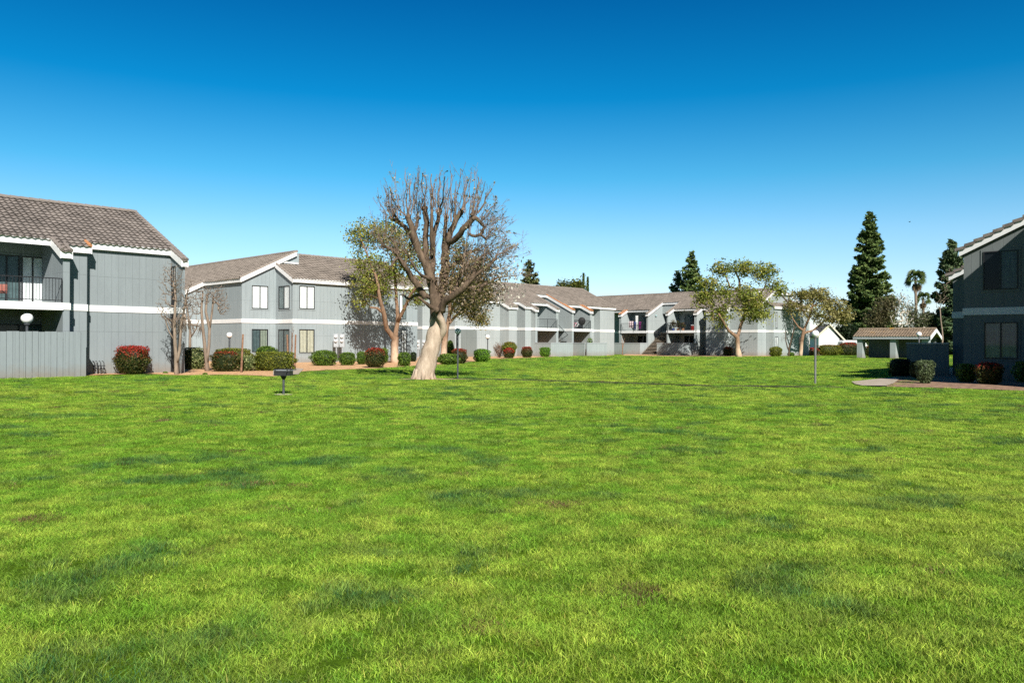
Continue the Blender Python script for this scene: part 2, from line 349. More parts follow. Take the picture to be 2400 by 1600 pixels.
def window(root, F, s0, s1, d, z0, z1, left=CURT, right=CURT, glass=GLASS, name='window', blind=False, sill=True, frame=DARKM, sgn=1):
    """sliding window standing just proud of the wall plane d, facing -d"""
    w = MB(); f = 0.045; m = (s0+s1)/2
    for (a0,a1,b0,b1) in ((s0,s1,z0,z0+f),(s0,s1,z1-f,z1),(s0,s0+f,z0+f,z1-f),(s1-f,s1,z0+f,z1-f),(m-f*0.6,m+f*0.6,z0+f,z1-f)):
        F.box(w, a0,a1,d-0.055*sgn,d-0.001*sgn,b0,b1)
    wo = w.build(name, frame, root)
    t = MB(); e = 0.09
    for (a0,a1,b0,b1) in ((s0-e,s1+e,z1,z1+e),(s0-e,s1+e,z0-e,z0),(s0-e,s0,z0,z1),(s1,s1+e,z0,z1)): F.box(t, a0,a1,d-0.028*sgn,d-0.001*sgn,b0,b1)
    t.build('frame', root_wall.get(root.name, WALL), wo)
    g = MB(); g.face([F.P(s0+f,d-0.032,z0+f),F.P(s1-f,d-0.032,z0+f),F.P(s1-f,d-0.032,z1-f),F.P(s0+f,d-0.032,z1-f)]); g.build('pane', glass, wo)
    for (a0,a1,mt) in ((s0+f,m,left),(m,s1-f,right)):
        c = MB()
        if mt is None: F.box(c, a0,a1,d-0.006*sgn,d-0.002*sgn,z0+f,z1-f); c.build('interior', INNER_SHADE, wo)
        elif blind:
            n=max(3,int((a1-a0)/0.11)); 
            for i in range(n):
                x=a0+(a1-a0)*i/n; F.box(c, x,x+(a1-a0)/n*0.72,d-0.012*sgn,d-0.008*sgn,z0+f,z1-f)
            c.build('blind', mt, wo); c2=MB(); F.box(c2,a0,a1,d-0.006*sgn,d-0.002*sgn,z0+f,z1-f); c2.build('interior', INNER_SHADE, wo)
        else:
            n=max(3,int((a1-a0)/0.09))
            for i in range(n):
                x=a0+(a1-a0)*i/n; x2=a0+(a1-a0)*(i+1)/n; da=d-(0.010+0.010*(i%2))*sgn; db=d-(0.010+0.010*((i+1)%2))*sgn
                c.face([F.P(x,da,z0+f),F.P(x2,db,z0+f),F.P(x2,db,z1-f),F.P(x,da,z1-f)])
            c.build('curtain', mt, wo)
    return wo
root_wall = {}
def railing(root, F, s0, s1, d, z0, h=1.0, sp=0.12, extra=True):
    r = MB(); F.box(r, s0,s1,d-0.02,d+0.02,z0+h-0.04,z0+h); F.box(r, s0,s1,d-0.012,d+0.012,z0+0.08,z0+0.11)
    n = int((s1-s0)/sp)
    for i in range(1,n): x=s0+(s1-s0)*i/n; F.box(r, x-0.008,x+0.008,d-0.008,d+0.008,z0+0.11,z0+h-0.04)
    for x in ((s0+0.02), (s0+s1)/2, (s1-0.02)): F.box(r, x-0.022,x+0.022,d-0.045,d-0.0205,z0-0.22,z0+h-0.041)
    return r.build('railing', RAIL, root)
EXCL = []   # plan polygons without grass
def uvpoly(pts): return [(u*AX+v*BX, u*AY+v*BY) for u,v in pts]
#@@BUILDINGS
# ---- nearest building on the left
dE, d1 = 37.7, 36.45
s = FA.s
p = FA.P(s(300,dE), dE, 0); R1 = thing('apartment_building', 'grey two-storey apartment block at the left edge with balcony behind the plank fence', 'building', p, 'grey two-storey apartment blocks around the lawn')
root_wall[R1.name] = WALL
sP0, sP1, sP2 = s(147,d1), s(163,d1), s(203.5,d1+0.72)
sM = s(399.5,dE); sE = sM+0.13
segs = [(-9, sP0, 39.3), (sP0,sP1,d1), (sP1,sP2,d1+0.72), (sP2,sM,dE), (sM,sE,d1)]
roofs = [(-9, sP0-0.12, dE-0.1), (sP0-0.12, sP1+0.02, d1-0.12), (sP1+0.02,sP2+0.1,d1+0.60), (sP2+0.1, sM-0.06, dE-0.12), (sM-0.06, sE+0.04, d1-0.12)]
zf = building(R1, FA, segs, roofs, dE, 5.87, 0.475, 42.4, 47.1, WALL, ROOF, ends=(False,True), bandskip=(0,), orange=(2,))
m = MB(); FA.box(m, -9, sP0, d1-0.03, 39.3, 2.80, 3.02); m.build('balcony_floor', WALL, R1)
m = MB(); FA.box(m, -9, sP0-0.002, d1-0.075, d1-0.031, 2.76, 3.07); m.build('balcony_fascia', WHITE, R1)
railing(R1, FA, -9, sP0-0.04, d1-0.02, 3.07, 1.02)
a0, a1 = s(46,39.3), s(101,39.3)
window(R1, FA, a0-1.0, a0-0.02, 39.3, 3.08, 5.15, CURT_D, CURT_D, GLASS_D, 'window', sill=False)
window(R1, FA, a0+0.05, a1, 39.3, 3.08, 5.15, CURT, CURT, GLASS, 'sliding_door', sill=False)
window(R1, FA, a0-1.0, a0+0.9, 39.3, 0.1, 2.2, CURT_D, CURT_D, GLASS_D, 'sliding_door', sill=False)
dn = 36.9                                                   # end pier's left-facing return: dark panel painting in corner shade, window above
m = MB(); m.face([FA.P(sM-0.004,37.62,0.05),FA.P(sM-0.004,37.05,0.05),FA.P(sM-0.004,37.05,3.95),FA.P(sM-0.004,37.62,3.95)]); m.build('corner_shade_panel', INNER_SHADE, R1)
window(R1, FB, -37.55, -37.1, sM, 4.05, 5.0, CURT, CURT, GLASS, 'window')
# plank fence of its patio
fr = thing('plank_fence', 'tall grey plank fence in front of the balcony at the left edge', 'fence', FA.P(s(100,36.0),36.0,0))
m = MB(); x = -7.5; xe = s(202,36.0); i=0
while x < xe-0.02:
    w_ = min(0.225, xe-x); hh = 1.86+0.012*math.sin(i*2.1); FA.box(m, x+0.006, x+w_-0.006, 35.985+0.008*math.sin(i*1.3), 36.01+0.008*math.sin(i*1.3), -0.1, hh); x += w_; i += 1
FA.box(m, xe-0.03, xe, 36.03, 36.45+0.72, -0.1, 1.86)
m.build('board', WALL, fr); m = MB(); FA.box(m, -7.5, xe-0.04, 36.03, 36.08, 0.3, 0.4); FA.box(m, -7.5, xe-0.04, 36.03, 36.08, 1.5, 1.6); m.build('rail', WALL, fr)
EXCL.append(uvpoly([(-20,35.9),(17,35.9),(17,50),(-20,50)]))
# ---- second building: L with two gable ends meeting in a corner
R2 = thing('apartment_building', 'grey L-shaped two-storey block with white-curtained windows behind the hedges', 'building', FA.P(29.3,49.55,0), 'grey two-storey apartment blocks around the lawn'); root_wall[R2.name] = WALL_MID
sg = [(-75,-57.55,25.35), (-57.55,-51.85,26.7)]
rf_ = [(-75,-57.45,25.22), (-57.45,-51.72,26.58)]
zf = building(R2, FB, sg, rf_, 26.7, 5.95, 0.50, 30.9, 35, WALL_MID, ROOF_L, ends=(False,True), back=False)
sA0, sA1 = 29.3, FA.s(978,49.55)
zf2 = lambda d: 5.95+0.5*(d-49.55)
w = MB(); FA.prism(w, sA0, 30.96, [(49.55,-0.1),(49.55,5.8),(51.83,6.95),(51.83,-0.1)]); FA.prism(w, 30.96, sA1, [(49.55,-0.1),(49.55,5.8),(53.75,7.9),(58,5.8),(58,-0.1)]); w.build('wall', WALL_MID, R2)
b = MB(); FA.box(b, sA0-0.03, sA1+0.03, 49.52, 51.8, 2.78, 3.058); b.build('trim_band', WHITE, R2)
rf = MB(); tiles(rf, FA, sA0-0.1, 31.0, 49.38, 51.8, zf2); tiles(rf, FA, 31.0, sA1+0.1, 49.38, 53.75, zf2)
FA.prism(rf, 31.0, sA1+0.1, [(53.75,zf2(53.75)-0.1),(53.75,zf2(53.75)),(58.3,5.7),(58.3,5.6)])
ro = rf.build('roof', ROOF_L, R2); m = MB(); caps(m, (FA.P(31.05,53.75,zf2(53.75)+0.03), FA.P(sA1+0.1,53.75,zf2(53.75)+0.03)), 0.11, 0.4); m.build('ridge_tiles', ROOF_L, ro)
m = MB(); FA.box(m, sA0-0.14, sA1+0.1, 49.36, 49.42, 5.62, 5.90)
FA.prism(m, sA0-0.14, sA0-0.095, [(49.36,5.57),(49.36,5.89),(51.82,7.1),(51.82,6.80)]); FA.box(m, sA0+0.3, 31.05, 51.74, 51.80, 7.14, 7.26); m.build('fascia', WHITE, R2)
m = MB(); caps(m, (FA.P(sA0-0.07,49.33,5.9), FA.P(sA0-0.07,51.8,7.12)), 0.085); m.build('rake_tiles', ROOF_L, R2)
m = MB(); FA.box(m, 26.665, sA0-0.031, 51.812, 52.2, 2.783, 3.063); m.build('trim_band', WHITE, R2)
sG = lambda px: FA.s(px, 51.85)
window(R2, FA, sG(589.4), sG(627.3), 51.85, 3.8, 5.42); window(R2, FA, sG(589.4), sG(627.3), 51.85, 0.75, 2.36, CURT_D, CURT_Y, GLASS_D, blind=True)
window(R2, FB, FB.s(653.7,29.3), FB.s(679,29.3), 29.3, 3.8, 5.42, CURT_D, CURT, GLASS); window(R2, FB, FB.s(653.7,29.3), FB.s(679,29.3), 29.3, 0.55, 2.36, CURT_D, CURT_D, GLASS, 'window', blind=True)
sW = lambda px: FA.s(px, 49.55)
window(R2, FA, sW(700.7), sW(736.3), 49.55, 3.8, 5.42); window(R2, FA, sW(700.7), sW(736.3), 49.55, 0.7, 2.36, CURT_Y, CURT_Y, GLASS, blind=True)
window(R2, FA, sW(935), sW(951), 49.55, 3.3, 5.2, CURT, CURT_D); window(R2, FA, sW(940), sW(952), 49.55, 0.25, 2.45, CURT, CURT, GLASS, 'sliding_door')
EXCL.append(uvpoly([(24,51.0),(24,80),(45,80),(45,49),(28.8,49)]))
# ---- third building: long block with stepped piers and balconies
def farblock():
    dE, d1, dR = 58.5, 57.2, 63.4
    R = thing('apartment_building', 'long grey block with stepped piers and bicycles on its balcony beyond the big tree', 'building', FA.P(70,58.5,0), 'grey two-storey apartment blocks around the lawn'); root_wall[R.name]=WALL_FAR
    S = lambda px, d: FA.s(px, d)
    u = dict(a=S(1068,dE), b=S(1175.4,dE)); 
    rt = lambda px, d: S(px, d)
    x0 = S(960,63); xa = S(1066,dE)
    c1 = S(1192.3,d1); c1e = S(1211,d1); c2 = S(1230.7,d1+0.3); c2e = S(1243.2,d1+0.3); c3 = S(1254.8,d1-0.35); c3e = S(1259.5,d1-0.35)
    b1e = S(1303.5,d1-0.1); p4 = S(1308.5,d1-0.1); c5 = S(1340.5,d1-0.2); c5e = S(1344.5,d1-0.2); b2e = S(1383,d1-0.2); c6e = S(1387.5,d1-0.2)
    c7 = S(1405.7,dE-0.1); end = S(1439.6,dE-0.1)
    segs = [(x0,xa,61.0),(xa,c1,dE),(c1,c1e,d1),(c1e,c2,dE+0.6),(c2,c2e,d1+0.3),(c2e,c3,d1+0.3),(c3,c3e,d1-0.35),(c3e,b1e,dE+1.2),(b1e,p4,d1-0.1),(p4,c5,61.3),(c5,c5e,d1-0.2),(c5e,b2e,dE+1.2),(b2e,c6e,d1-0.2),(c6e,c7,dE+0.8),(c7,end,dE-0.1)]
    o = 0.1
    roofs = [(x0,xa-o,60.9),(xa-o,c1-o,dE-o),(c1-o,c1e,d1-o),(c1e,c2-o,dE-o),(c2-o,c3-o,d1+0.3-o),(c3-o,c3e,d1-0.35-o),(c3e,b1e-o,dE-o),(b1e-o,p4,d1-0.1-o),(p4,c5-0.05,60.8),(c5-0.05,c5e,d1-0.2-o),(c5e,b2e-o,dE-o),(b2e-o,c6e,d1-0.2-o),(c6e,c7-o,dE-o),(c7-o,end+o,dE-0.1-o)]
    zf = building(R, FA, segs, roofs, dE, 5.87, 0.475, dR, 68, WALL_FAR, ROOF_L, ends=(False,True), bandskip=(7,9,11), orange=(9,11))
    for (a,b) in ((c3e,b1e),(c5e,b2e)):
        m = MB(); FA.box(m, a,b,d1-0.25,dE+1.2,2.8,3.02); m.build('balcony_floor', WALL_FAR, R)
        m = MB(); FA.box(m, a+0.001,b-0.001,d1-0.30,d1-0.251,2.75,3.05); m.build('balcony_fascia', WHITE, R); railing(R, FA, a+0.03, b-0.03, d1-0.26, 3.05, 1.0, 0.14)
    # stair slot: landing, doors, windows
    m = MB(); FA.box(m, p4,c5,d1+0.8,61.3,2.8,3.02); m.build('landing', WALL_FAR, R)
    window(R, FA, c3e+0.3, c3e+1.6, dE+1.2, 3.08, 5.1, None, CURT_D, GLASS_D, 'sliding_door'); window(R, FA, c3e+0.3, c3e+2.0, dE+1.2, 0.1, 2.4, None, None, GLASS_D, 'sliding_door')
    window(R, FA, c5e+0.3, b2e-0.4, dE+1.2, 3.08, 5.1, CURT_D, None, GLASS_D, 'sliding_door'); window(R, FA, c5e+0.3, b2e-0.4, dE+1.2, 0.1, 2.4, None, None, GLASS_D, 'sliding_door')
    m = MB(); FA.box(m, S(1080,dE), S(1117,dE), dE-0.03, dE-0.002, 0.0, 2.72); m.build('shaded_wall_panel', DOOR_SHADE_GREY, R)  # no real door: added panel whose darker grey paints in a shaded lower wall
    m = MB(); FA.box(m, S(1069,dE), S(1074,dE), dE-0.02, dE-0.002, 0.0, 2.2); m.build('door', INNER_SHADE, R)
    # low zigzag patio walls
    uB = c3-0.0; dw = FA.d(1291, uB); 
    def wallB(uu, da, db): m = MB(); cap = MB(); FA.box(m, uu, uu+0.1, da, db, -0.1, 1.42); FA.box(cap, uu-0.03, uu+0.13, da-0.03, db, 1.42, 1.50); m.build('patio_wall', WALL_FAR, R); cap.build('wall_cap', GREYM, R)
    def wallA(ua, ub, dd): m = MB(); cap = MB(); FA.box(m, ua+0.1, ub, dd, dd+0.1, -0.1, 1.418); FA.box(cap, ua+0.13, ub+0.03, dd-0.03, dd+0.13, 1.418, 1.498); m.build('patio_wall', WALL_FAR, R); cap.build('wall_cap', GREYM, R)
    wallB(uB, dw, d1-0.36); ue = S(1343, dw); wallA(uB, ue, dw)
    uB2 = ue-0.4; uB2 = S(1343.5, d1-0.6); dw2 = FA.d(1370, uB2); wallB(uB2, dw2, d1-0.25); wallA(uB2+0.35, S(1423,dw2), dw2)
    m = MB(); sx = p4+0.5                                                # stair handrail seen in the slot
    for k in range(12): FA.box(m, sx+0.28*k-0.3, sx+0.28*k, d1+0.5, d1+1.4, 2.75-0.18*k-0.05, 2.75-0.18*k)
    m.tube([FA.P(sx-0.3,d1+0.4,3.7), FA.P(sx+3.0,d1+0.4,1.5)], 0.03, 6); m.build('stair', POLE, R)
    return R, dict(dE=dE,d1=d1,c3e=c3e,b1e=b1e,c5e=c5e,b2e=b2e,dw=dw,dw2=dw2)
R3, G3 = farblock()
EXCL.append(uvpoly([(48,57.6),(82,56.0),(82,75),(48,75)]))
# ---- fourth building beyond, facing the other way
def farblock2():
    dE, d1, dR = 86.6, 85.3, 91.3
    R = thing('apartment_building', 'grey block with stairway and brown tiled roof behind the leafy tree on the right', 'building', FB.P(-50,dE,0), 'grey two-storey apartment blocks around the lawn'); root_wall[R.name]=WALL_FAR
    S = FB.s
    p1, p1e = S(1451,d1), S(1456,d1); b1e = S(1515,d1); p2e = S(1518.5,d1); n1e = S(1562.6,d1); p3e = S(1565.5,d1); b2e = S(1627,d1); p4e = S(1633,d1)
    q0 = S(1668,dE); q1 = S(1698,d1); end = -43.87
    segs = [(-75,p1,dE+1.5),(p1,p1e,d1),(p1e,b1e,dE+1.3),(b1e,p2e,d1),(p2e,n1e,dE+3.4),(n1e,p3e,d1),(p3e,b2e,dE+1.3),(b2e,p4e,d1),(p4e,q0,dE+0.5),(q0,q1,d1),(q1,end,dE)]
    o=0.1
    roofs = [(-75,p1,dE-o),(p1,p1e+o,d1-o),(p1e+o,b1e,dE-o),(b1e,p2e+o,d1-o),(p2e+o,n1e-0.05,dE+1.9),(n1e-0.05,p3e+o,d1-o),(p3e+o,b2e,dE-o),(b2e,p4e+o,d1-o),(p4e+o,q0,dE-o),(q0,q1+o,d1-o),(q1+o,end+0.12,dE-o)]
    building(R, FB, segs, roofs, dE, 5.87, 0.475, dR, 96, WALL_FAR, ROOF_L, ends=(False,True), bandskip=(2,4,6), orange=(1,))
    # face wall under the raised notch fascia
    m = MB(); FB.box(m, p2e, n1e, dE+2.0, dE+2.1, 5.3, 6.42); m.build('notch_wall', WALL_FAR, R)
    for (a,b) in ((p1e,b1e),(p3e,b2e)):
        m = MB(); FB.box(m, a,b,d1-0.05,dE+1.3,2.8,3.02); m.build('balcony_floor', WALL_FAR, R)
        m = MB(); FB.box(m, a+0.001,b-0.001,d1-0.10,d1-0.051,2.75,3.05); m.build('balcony_fascia', WHITE, R); railing(R, FB, a+0.03, b-0.03, d1-0.06, 3.05, 1.0, 0.14)
        window(R, FB, a+0.8, b-0.5, dE+1.3, 3.08, 5.1, CURT_D, None, GLASS_D, 'sliding_door'); window(R, FB, a+0.8, b-0.5, dE+1.3, 0.1, 2.4, None, CURT_D, GLASS_D, 'sliding_door')
    m = MB(); FB.box(m, p2e, n1e, dE+1.6, dE+3.4, 2.8, 3.0); m.build('landing', WALL_FAR, R)
    # stairs climbing into the slot
    sL = S(1514,d1-3.2); m = MB(); rs = MB()
    for k in range(16):
        dd = d1-2.0+0.29*k; FB.box(m, p2e+0.3, n1e-0.6, dd, dd+0.27, 0.175*(k+1)-0.05, 0.175*(k+1))
    m.build('stair', CONC, R)
    for k in range(16):
        dd = d1-2.0+0.29*k; FB.box(rs, p2e+0.32, n1e-0.62, dd+0.20, dd+0.23, 0.175*k, 0.175*(k+1)-0.052)
    rs.build('tread_gap_shade', INNER_SHADE, R)  # near-black boards added to paint the shade between the open treads
    # low walls
    m = MB(); cap = MB(); dw = FB.d(1500, p2e-0.05)
    FB.box(m, -62.5, p2e-0.05, dw, dw+0.1, -0.1, 1.42); FB.box(cap, -62.5, p2e-0.02, dw-0.03, dw+0.13, 1.42, 1.5)
    FB.box(m, p2e-0.15, p2e-0.05, dw+0.1, d1-0.01, -0.1, 1.418); FB.box(cap, p2e-0.18, p2e-0.02, dw+0.13, d1-0.01, 1.418, 1.498)
    m.build('patio_wall', WALL_FAR, R); cap.build('wall_cap', GREYM, R); m = MB(); cap = MB()
    e2 = b2e-0.05+0.35; dw2 = FB.d(1609.4, e2)
    FB.box(m, n1e-0.0, e2, dw2, dw2+0.1, -0.1, 1.42); FB.box(cap, n1e-0.03, e2+0.03, dw2-0.03, dw2+0.13, 1.42, 1.5)
    FB.box(m, e2-0.1, e2, dw2+0.1, d1-0.01, -0.1, 1.418); FB.box(cap, e2-0.13, e2+0.03, dw2+0.13, d1-0.01, 1.418, 1.498)
    m.build('patio_wall', WALL_FAR, R); cap.build('wall_cap', GREYM, R)
    m = MB(); FB.box(m, q1+0.4, q1+1.2, dE-0.05, dE-0.002, 0.0, 2.2); m.build('door', DOOR_SHADE_GREY, R)
    # right-hand wing running away along the other axis
    u0, v0 = 88.7, 42.9; ue = FA.s(1897, v0)
    w = MB(); FA.prism(w, u0, ue, [(v0,-0.1),(v0,5.78),(45.3,6.9),(45.3,7.75),(50,5.5),(50,-0.1)]); w.build('wall', WALL_FAR, R)
    b = MB(); FA.box(b, u0-0.03, ue+0.03, v0-0.03, v0+1, 2.78, 3.06); b.build('trim_band', WHITE, R)
    zf = lambda d: 5.9+0.475*(d-v0)
    rf = MB(); tiles(rf, FA, u0-0.1, ue+0.1, v0-0.12, 45.28, zf); FA.prism(rf, u0, ue+0.1, [(45.15,7.78),(45.15,7.9),(46,8.1),(50.4,5.8),(50.4,5.6)]); rf.build('roof', ROOF_L, R)
    m = MB(); FA.box(m, u0-0.1, ue+0.1, v0-0.17, v0-0.13, 5.55, 5.83); FA.box(m, u0+0.3, ue+0.1, 45.08, 45.14, 7.6, 7.8)
    FA.prism(m, ue+0.1, ue+0.15, [(v0-0.15,5.5),(v0-0.15,5.85),(45.8,8.0),(45.8,7.7)]); m.build('fascia', WHITE, R)
    W = lambda px: FA.s(px, v0)
    window(R, FA, W(1817), W(1821.5), v0, 3.3, 5.2, CURT, CURT); window(R, FA, W(1874), W(1880), v0, 3.5, 5.1, CURT, CURT); window(R, FA, W(1816), W(1823), v0, 0.3, 2.3, CURT, CURT, GLASS, 'sliding_door'); window(R, FA, W(1872), W(1880), v0, 0.5, 2.3, None, CURT)
    return R, dict(p1e=p1e,b1e=b1e,p3e=p3e,b2e=b2e,d1=d1,dE=dE)
R4, G4 = farblock2()
EXCL.append(uvpoly([(81.5,62),(81.5,45),(86,42.0),(104,42.0),(104,62)]))
# ---- right building with the shaded gable
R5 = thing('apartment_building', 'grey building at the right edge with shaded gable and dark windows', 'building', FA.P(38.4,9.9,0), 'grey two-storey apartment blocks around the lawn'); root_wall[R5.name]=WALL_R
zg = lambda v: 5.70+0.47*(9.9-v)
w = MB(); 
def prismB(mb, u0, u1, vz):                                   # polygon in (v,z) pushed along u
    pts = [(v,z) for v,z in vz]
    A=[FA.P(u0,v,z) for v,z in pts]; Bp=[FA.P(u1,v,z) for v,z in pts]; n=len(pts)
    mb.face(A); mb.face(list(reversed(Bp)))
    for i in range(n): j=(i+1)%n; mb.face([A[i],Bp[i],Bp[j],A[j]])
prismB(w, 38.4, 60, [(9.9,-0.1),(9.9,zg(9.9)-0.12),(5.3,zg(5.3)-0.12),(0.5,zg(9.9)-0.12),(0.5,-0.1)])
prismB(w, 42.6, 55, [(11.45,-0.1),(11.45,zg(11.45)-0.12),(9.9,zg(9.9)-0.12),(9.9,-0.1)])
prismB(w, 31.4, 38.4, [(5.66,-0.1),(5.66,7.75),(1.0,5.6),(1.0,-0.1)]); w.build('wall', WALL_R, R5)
b = MB()
for q in ((38.36,38.6,5.67,9.93),(42.56,42.8,9.93,11.48),(31.36,38.3,4.0,5.70)): b=MB(); FA.box(b,*q,2.75,3.05); b.build('trim_band', WHITE, R5)
m = MB(); prismB(m, 38.25, 38.33, [(10.05,zg(10.05)-0.34),(10.05,zg(10.05)-0.05),(5.3,zg(5.3)-0.05),(5.3,zg(5.3)-0.34)]); prismB(m, 42.45, 42.53, [(11.6,zg(11.6)-0.34),(11.6,zg(11.6)-0.05),(9.92,zg(9.92)-0.05),(9.92,zg(9.92)-0.34)])
FA.box(m, 38.34, 42.4, 9.98, 10.05, zg(10.05)-0.34, zg(10.05)-0.06); m.build('fascia', WHITE, R5)
rf = MB()
prismB(rf, 38.3, 60, [(10.1,zg(10.1)-0.05),(10.1,zg(10.1)+0.02),(5.3,zg(5.3)+0.02),(0.4,zg(10.1)+0.02),(0.4,zg(10.1)-0.05),(5.3,zg(5.3)-0.05)])
prismB(rf, 42.5, 55, [(11.65,zg(11.65)-0.05),(11.65,zg(11.65)+0.02),(10.11,zg(10.11)+0.02),(10.11,zg(10.11)-0.05)])
prismB(rf, 31.3, 38.4, [(5.75,7.78),(5.75,7.92),(0.8,5.65),(0.8,5.55)]); rf.build('roof', ROOF, R5)
m = MB()                                                       # stepped rake tiles along the gable
for (uu, va, vb) in ((38.28,10.15,5.3),(42.48,11.7,10.12)):
    v = va; k=0
    while v > vb+0.2:
        v2 = max(vb, v-0.36); h0 = zg(v)+0.03+0.0; 
        A=[(uu-0.09,v+0.05,zg(v)+0.055),(uu+0.25,v+0.05,zg(v)+0.075),(uu+0.25,v2,zg(v2)+0.0),(uu-0.09,v2,zg(v2)-0.01)]
        Bq=[(u_,v_,z_-0.13 if u_<uu else z_-0.04) for u_,v_,z_ in A]
        m.hexa([FA.P(*q) for q in Bq]+[FA.P(*q) for q in A]); v = v2; k+=1
m.build('rake_tiles', ROOF, R5, bevel=0.015)
window(R5, FB, -4.9, -3.4, 31.4, 3.8, 5.4, CURT_D, CURT_D, GLASS); window(R5, FB, -4.9, -3.4, 31.4, 0.8, 2.3, CURT_D, CURT_D, GLASS)
m = MB(); prismB(m, 31.24, 31.32, [(5.8,7.6),(5.8,7.9),(0.8,5.6),(0.8,5.3)]); FA.box(m, 31.33, 38.2, 5.76, 5.83, 7.6, 7.88); m.build('fascia', WHITE, R5)
S5 = lambda px: FB.s(px, 38.4)
window(R5, FB, S5(2304), S5(2386), 38.4, zat(2345,681,34.2), zat(2345,592,34.2), None, CURT_D, GLASS_D, frame=DARKM)
window(R5, FB, S5(2307), S5(2386), 38.4, zat(2345,840,34.2), zat(2345,756,34.2), CURT_D, CURT_D, GLASS, frame=DARKM)
fr = thing('patio_fence', 'dark shaded board fence beside the building at the right edge', 'fence', FA.P(42,13,0))
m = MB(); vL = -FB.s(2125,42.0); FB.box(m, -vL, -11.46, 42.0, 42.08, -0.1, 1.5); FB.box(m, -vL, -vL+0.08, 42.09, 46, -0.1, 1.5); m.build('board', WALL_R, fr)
m = MB(); FB.box(m, -vL-0.02, -11.46, 41.96, 42.12, 1.502, 1.56); m.build('top_rail', GREYM, fr)
EXCL.append(uvpoly([(41.8,vL),(70,vL),(70,-5),(31,-5),(31,6),(37.5,6.5),(37.5,10.5)]))
#@@CARPORT
# ---------------------------------------------------------------- carport, white garage, van
def carport():
    dC = 84.0; S = FB.s
    R = thing('carport', 'open carport with mossy orange-brown tile roof behind the fence', 'carport', FB.P(S(2090,dC),dC,0))
    s0, s1 = S(1999,dC), S(2181,dC); zE = 2.25; zR = 3.0; dep = 1.7
    zf = lambda d: zE+(zR-zE)/dep*(d-dC)
    rf = MB(); tiles(rf, FB, s0, s1, dC, dC+dep, zf); FB.prism(rf, s0, s1, [(dC+dep,zR-0.1),(dC+dep,zR),(dC+2*dep,zE),(dC+2*dep,zE-0.1)]); r = rf.build('roof', ROOF_M, R)
    m = MB(); caps(m, (FB.P(s0,dC+dep,zR+0.03), FB.P(s1,dC+dep,zR+0.03)), 0.12, 0.4); m.build('ridge_tiles', ROOF_M, r)
    m = MB(); FB.box(m, s0, s1, dC-0.01, dC+0.06, zE-0.28, zE-0.02); m.build('fascia', GREYM, R)
    m = MB(); FB.prism(m, s1, s1+0.08, [(dC-0.1,zE-0.35),(dC-0.1,zE-0.02),(dC+dep,zR+0.0),(dC+2*dep,zE-0.02),(dC+2*dep,zE-0.35),(dC+dep,zR-0.33)]); m.build('rake_board', WHITE, R)
    for px in (2019, 2097, 2172):
        m = MB(); c = S(px,dC+0.3); FB.box(m, c-0.42, c-0.02, dC+0.2, dC+0.35, -0.1, zE-0.1); FB.box(m, c-0.02, c+0.12, dC+0.2, dC+1.1, -0.1, zE-0.12); m.build('post', WALL_FAR, R)
    m = MB(); FB.box(m, s0+0.5, s1-0.4, dC+2*dep-0.4, dC+2*dep-0.25, -0.1, zE-0.1)
    m.build('back_wall', WALL_R, R)
carport()
def garage():
    Z = 120.0; x0, x1 = (1919-1200)/FPX*Z, (1967-1200)/FPX*Z; zt = zat(1942,762,Z); ze = zat(1942,793,Z)
    R = thing('garage', 'small white gabled garage seen between the trees behind the hedge', 'garage', ((x0+x1)/2, Z, 0))
    xm = (1943-1200)/FPX*Z
    m = MB(); A=[(x0,Z,-0.1),(x1,Z,-0.1),(x1,Z,ze),(xm,Z,zt),(x0,Z,ze+0.5)]; B=[(x+2,Z+9,z) for x,y,z in A]; m.face(A); m.face(list(reversed(B)))
    for i in range(5): j=(i+1)%5; m.face([A[i],B[i],B[j],A[j]])
    m.build('wall', STUCCO, R)
    m = MB()
    def slab(xa,za,xb,zb,h=0.22):
        A=[(xa,Z-0.3,za),(xb,Z-0.3,zb),(xb,Z-0.3,zb+h),(xa,Z-0.3,za+h)]; B=[(x+2,Z+9.5,z) for x,y,z in A]; m.hexa([A[0],A[1],B[1],B[0],A[3],A[2],B[2],B[3]])
    slab(x0-0.4,ze+0.2,xm,zt); slab(xm,zt,x1+0.8,ze-0.35); m.build('roof', ROOF, R)
    m = MB()
    for (xa,za,xb,zb) in ((x0-0.4,ze+0.1,xm,zt-0.05),(xm,zt-0.05,x1+0.8,ze-0.5)):
        m.hexa([(xa,Z-0.36,za),(xb,Z-0.36,zb),(xb,Z-0.31,zb),(xa,Z-0.31,za),(xa,Z-0.36,za+0.3),(xb,Z-0.36,zb+0.3),(xb,Z-0.31,zb+0.3),(xa,Z-0.31,za+0.3)])
    m.build('rake_board', CURT_Y, R)
garage()
